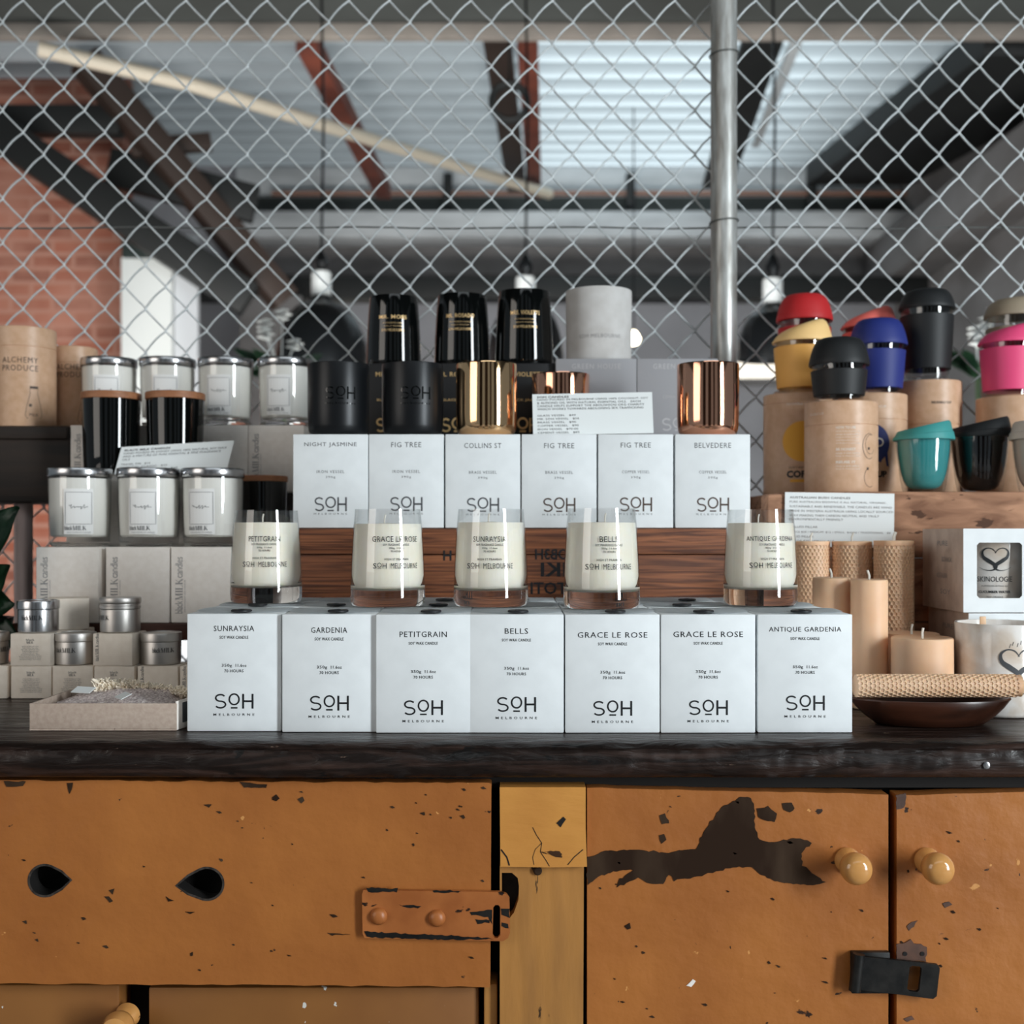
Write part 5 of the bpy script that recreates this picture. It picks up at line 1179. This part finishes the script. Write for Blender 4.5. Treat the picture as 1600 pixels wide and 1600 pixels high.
# rolled taper lying on a dark wooden dish
dish = thing('wooden_dish', 'dark shallow wooden dish holding the rolled candle at the counter edge', 'dish', (X(1452, 1.247), 1.247, CT+.0004))
bm = lathe_bm([(0, 0), (.60, 0), (.67, .0010), (.80, .0090), (.91, .0180), (1.0, .0275), (.985, .0290), (.955, .0280), (.82, .0190), (.66, .0105), (.50, .0045), (0, .004)], 64)
for v in bm.verts: v.co.x *= .0845; v.co.y *= .047
obj('dish_body', bm, 'tray_wood', dish, angle=60)
r = .0122; L_ = .1715
roll = thing('rolled_candle', 'rolled honeycomb beeswax candle lying across the dark wooden dish', 'candle', (X(1337, 1.237), 1.237, CT+.0295+r))
bm = bmesh.new(); nu = int(round(2*PI*r/.0052)); du = 2*PI*r/nu; dv = .0045
add_comb(bm, lambda u, v, d_: (v+.002, (r+d_)*math.sin(u/r), (r+d_)*math.cos(u/r)), nu, int((L_-.004)/dv), du, dv, .0011)
tmp = bmesh.new(); add_lathe(tmp, [(0, 0), (r-.0006, 0), (r-.00125, .002), (r-.00125, L_-.002), (r-.0006, L_), (r*.75, L_-.0006), (r*.72, L_), (r*.45, L_-.0006), (0, L_)], 40)
bmesh.ops.transform(tmp, matrix=Matrix.Rotation(PI/2, 4, 'Y'), verts=tmp.verts); me_ = bpy.data.meshes.new('x'); tmp.to_mesh(me_); tmp.free(); bm.from_mesh(me_); bpy.data.meshes.remove(me_)
obj('wax_roll', bm, 'beeswax', roll, angle=50)
bm = bmesh.new(); add_tube(bm, [(L_-.003, 0, 0), (L_+.008, 0, .001), (L_+.014, 0, -.001)], .001, 8); obj('wick', bm, 'wick', roll)
# boxed candles and the frosted glass candle at the right edge
def heart_s(bm, u, v, s, fn):
    """two facing swooshes whose tops meet as a heart and whose tails cross"""
    pts = [(.02, .26), (-.10, .40), (-.28, .43), (-.42, .32), (-.40, .14), (-.24, .01), (-.06, -.11), (.025, -.20), (-.02, -.29), (-.16, -.335), (-.36, -.31), (-.53, -.22)]
    w = [.012, .03, .035, .06, .10, .13, .12, .10, .06, .03, .015, .006]
    def smooth(p, w_):
        P_, W_ = [], []
        for i in range(len(p)-1):
            p0, p1, p2, p3 = p[max(0, i-1)], p[i], p[i+1], p[min(len(p)-1, i+2)]
            for k in range(5):
                t_ = k/5; a = [.5*((2*p1[c])+(-p0[c]+p2[c])*t_+(2*p0[c]-5*p1[c]+4*p2[c]-p3[c])*t_*t_+(-p0[c]+3*p1[c]-3*p2[c]+p3[c])*t_**3) for c in (0, 1)]
                P_.append(tuple(a)); W_.append(w_[i]+(w_[i+1]-w_[i])*t_)
        return P_+[p[-1]], W_+[w_[-1]]
    p, w = smooth(pts, w)
    stroke(bm, [(u+a*s, v+b*s) for a, b in p], [x*s for x in w], fn); stroke(bm, [(u-a*s, v+b*s) for a, b in p], [x*s for x in w], fn)
def window_box(x0, yf, w, d, h, z, label, win, rz=0):
    t = thing('window_box', label, 'box', (x0, yf, z), R(rz), 'white boxes with cut-out windows'); th = .0012
    W0, V0, W1, V1 = win
    fr = [(0, 0), (w, 0), (w, h), (0, h)]
    c = .003; hole = [(W0+c, V0), (W1-c, V0), (W1, V0+c), (W1, V1-c), (W1-c, V1), (W0+c, V1), (W0, V1-c), (W0, V0+c)]
    obj('front_panel', prism_bm(fr, 0, th, [hole]), 'white_card', t, smooth=False)
    bm = bmesh.new(); add_box(bm, (0, th, 0), (th, d, h)); add_box(bm, (w-th, th, 0), (w, d, h)); add_box(bm, (th, d-th, 0), (w-th, d, h)); obj('side_panel', bm, 'skin_side', t, smooth=False)
    bm = bmesh.new(); add_box(bm, (th, th, h-th), (w-th, d-th, h)); add_box(bm, (th, th, 0), (w-th, d-th, th)); obj('top_panel', bm, 'skin_side', t, smooth=False)
    bm = bmesh.new(); g = lambda u, v: (-.0003, d-u, v)
    rr2 = random.Random(8)
    for k in range(4): text(bm, ('PURE', 'BOTANICAL', 'AUSTRALIAN', 'SOY')[k], d*.55+rr2.uniform(-.01, .01), h*(.82-.2*k), .034, .006, g, rot=0)
    obj('side_lettering', bm, 'ink_faint', t, smooth=False)
    obj('clear_window', box_bm((W0-.003, th+.0002, V0-.003), (W1+.003, th+.0006, V1+.003)), 'glass', t, smooth=False); return t
xw = .5232
wb = window_box(xw, 1.372, .112, .136, .0972, 1.0092, 'white window box showing a labelled candle, stacked on another box at the right edge', (.0155, .0165, .0680, .0810))
window_box(xw+.006, 1.372, .112, .132, .1075, CT+.0006, 'lower white window box behind the frosted glass candle', (.018, .018, .07, .088))
t = thing('boxed_candle', 'labelled pale candle seen through the cut-out window of the upper box', 'candle', (xw+.052, 1.372+.056, 1.0092+.0016), 0)
obj('candle_body', lathe_bm([(0, 0), (.040, 0), (.042, .002), (.046, .085), (.044, .085), (.042, .078), (0, .077)], 56), 'frost', t)
bm = bmesh.new(); g = wrap(lambda z: .042+.004*z/.085, 0, .0004); heart_s(bm, -.010, .058, .034, g); text(bm, 'SKINOLOGIE', -.010, .0365, .040, .0062, g); text(bm, 'AUSTRALIAN BOTANICALS', -.010, .0285, .030, .0016, g); text(bm, 'CUCUMBER WATER', -.010, .0215, .036, .0030, g, bold=.03); text(bm, 'SOY CANDLE', -.010, .0155, .018, .0018, g)
obj('lettering', bm, 'ink', t, smooth=False)
t = thing('frosted_candle', 'frosted marbled glass candle with a looping heart mark at the right edge', 'candle', (.5445, 1.322, CT+.0004), 0)
fo = [(0, 0), (.0395, 0), (.0425, .0015), (.0435, .004), (.0478, .1005), (.0470, .1015), (.0448, .1010), (.0425, .094), (0, .092)]
obj('vessel', lathe_bm(fo, 64), 'frost', t, angle=45)
g = wrap(lambda z: .0435+.0043*z/.1, R(-3), .0004); bm = bmesh.new(); heart_s(bm, .004, .056, .044, g); text(bm, 'SKINOLOGIE', .004, .0295, .048, .0072, g)
for k, (a, b) in enumerate(((-.006, .080), (-.003, .0825), (.002, .081), (.0055, .0835))): stroke(bm, [(a, b-.003), (a+.0012, b+.0012)], .0005, g)
obj('lettering', bm, 'ink_soft', t, smooth=False)
bm = box_bm((-.0035, -.001, 0), (.0035, .001, .018), .0009); o = obj('wooden_wick', bm, 'beeswax', t); o.location = (-.026, -.018, .091)
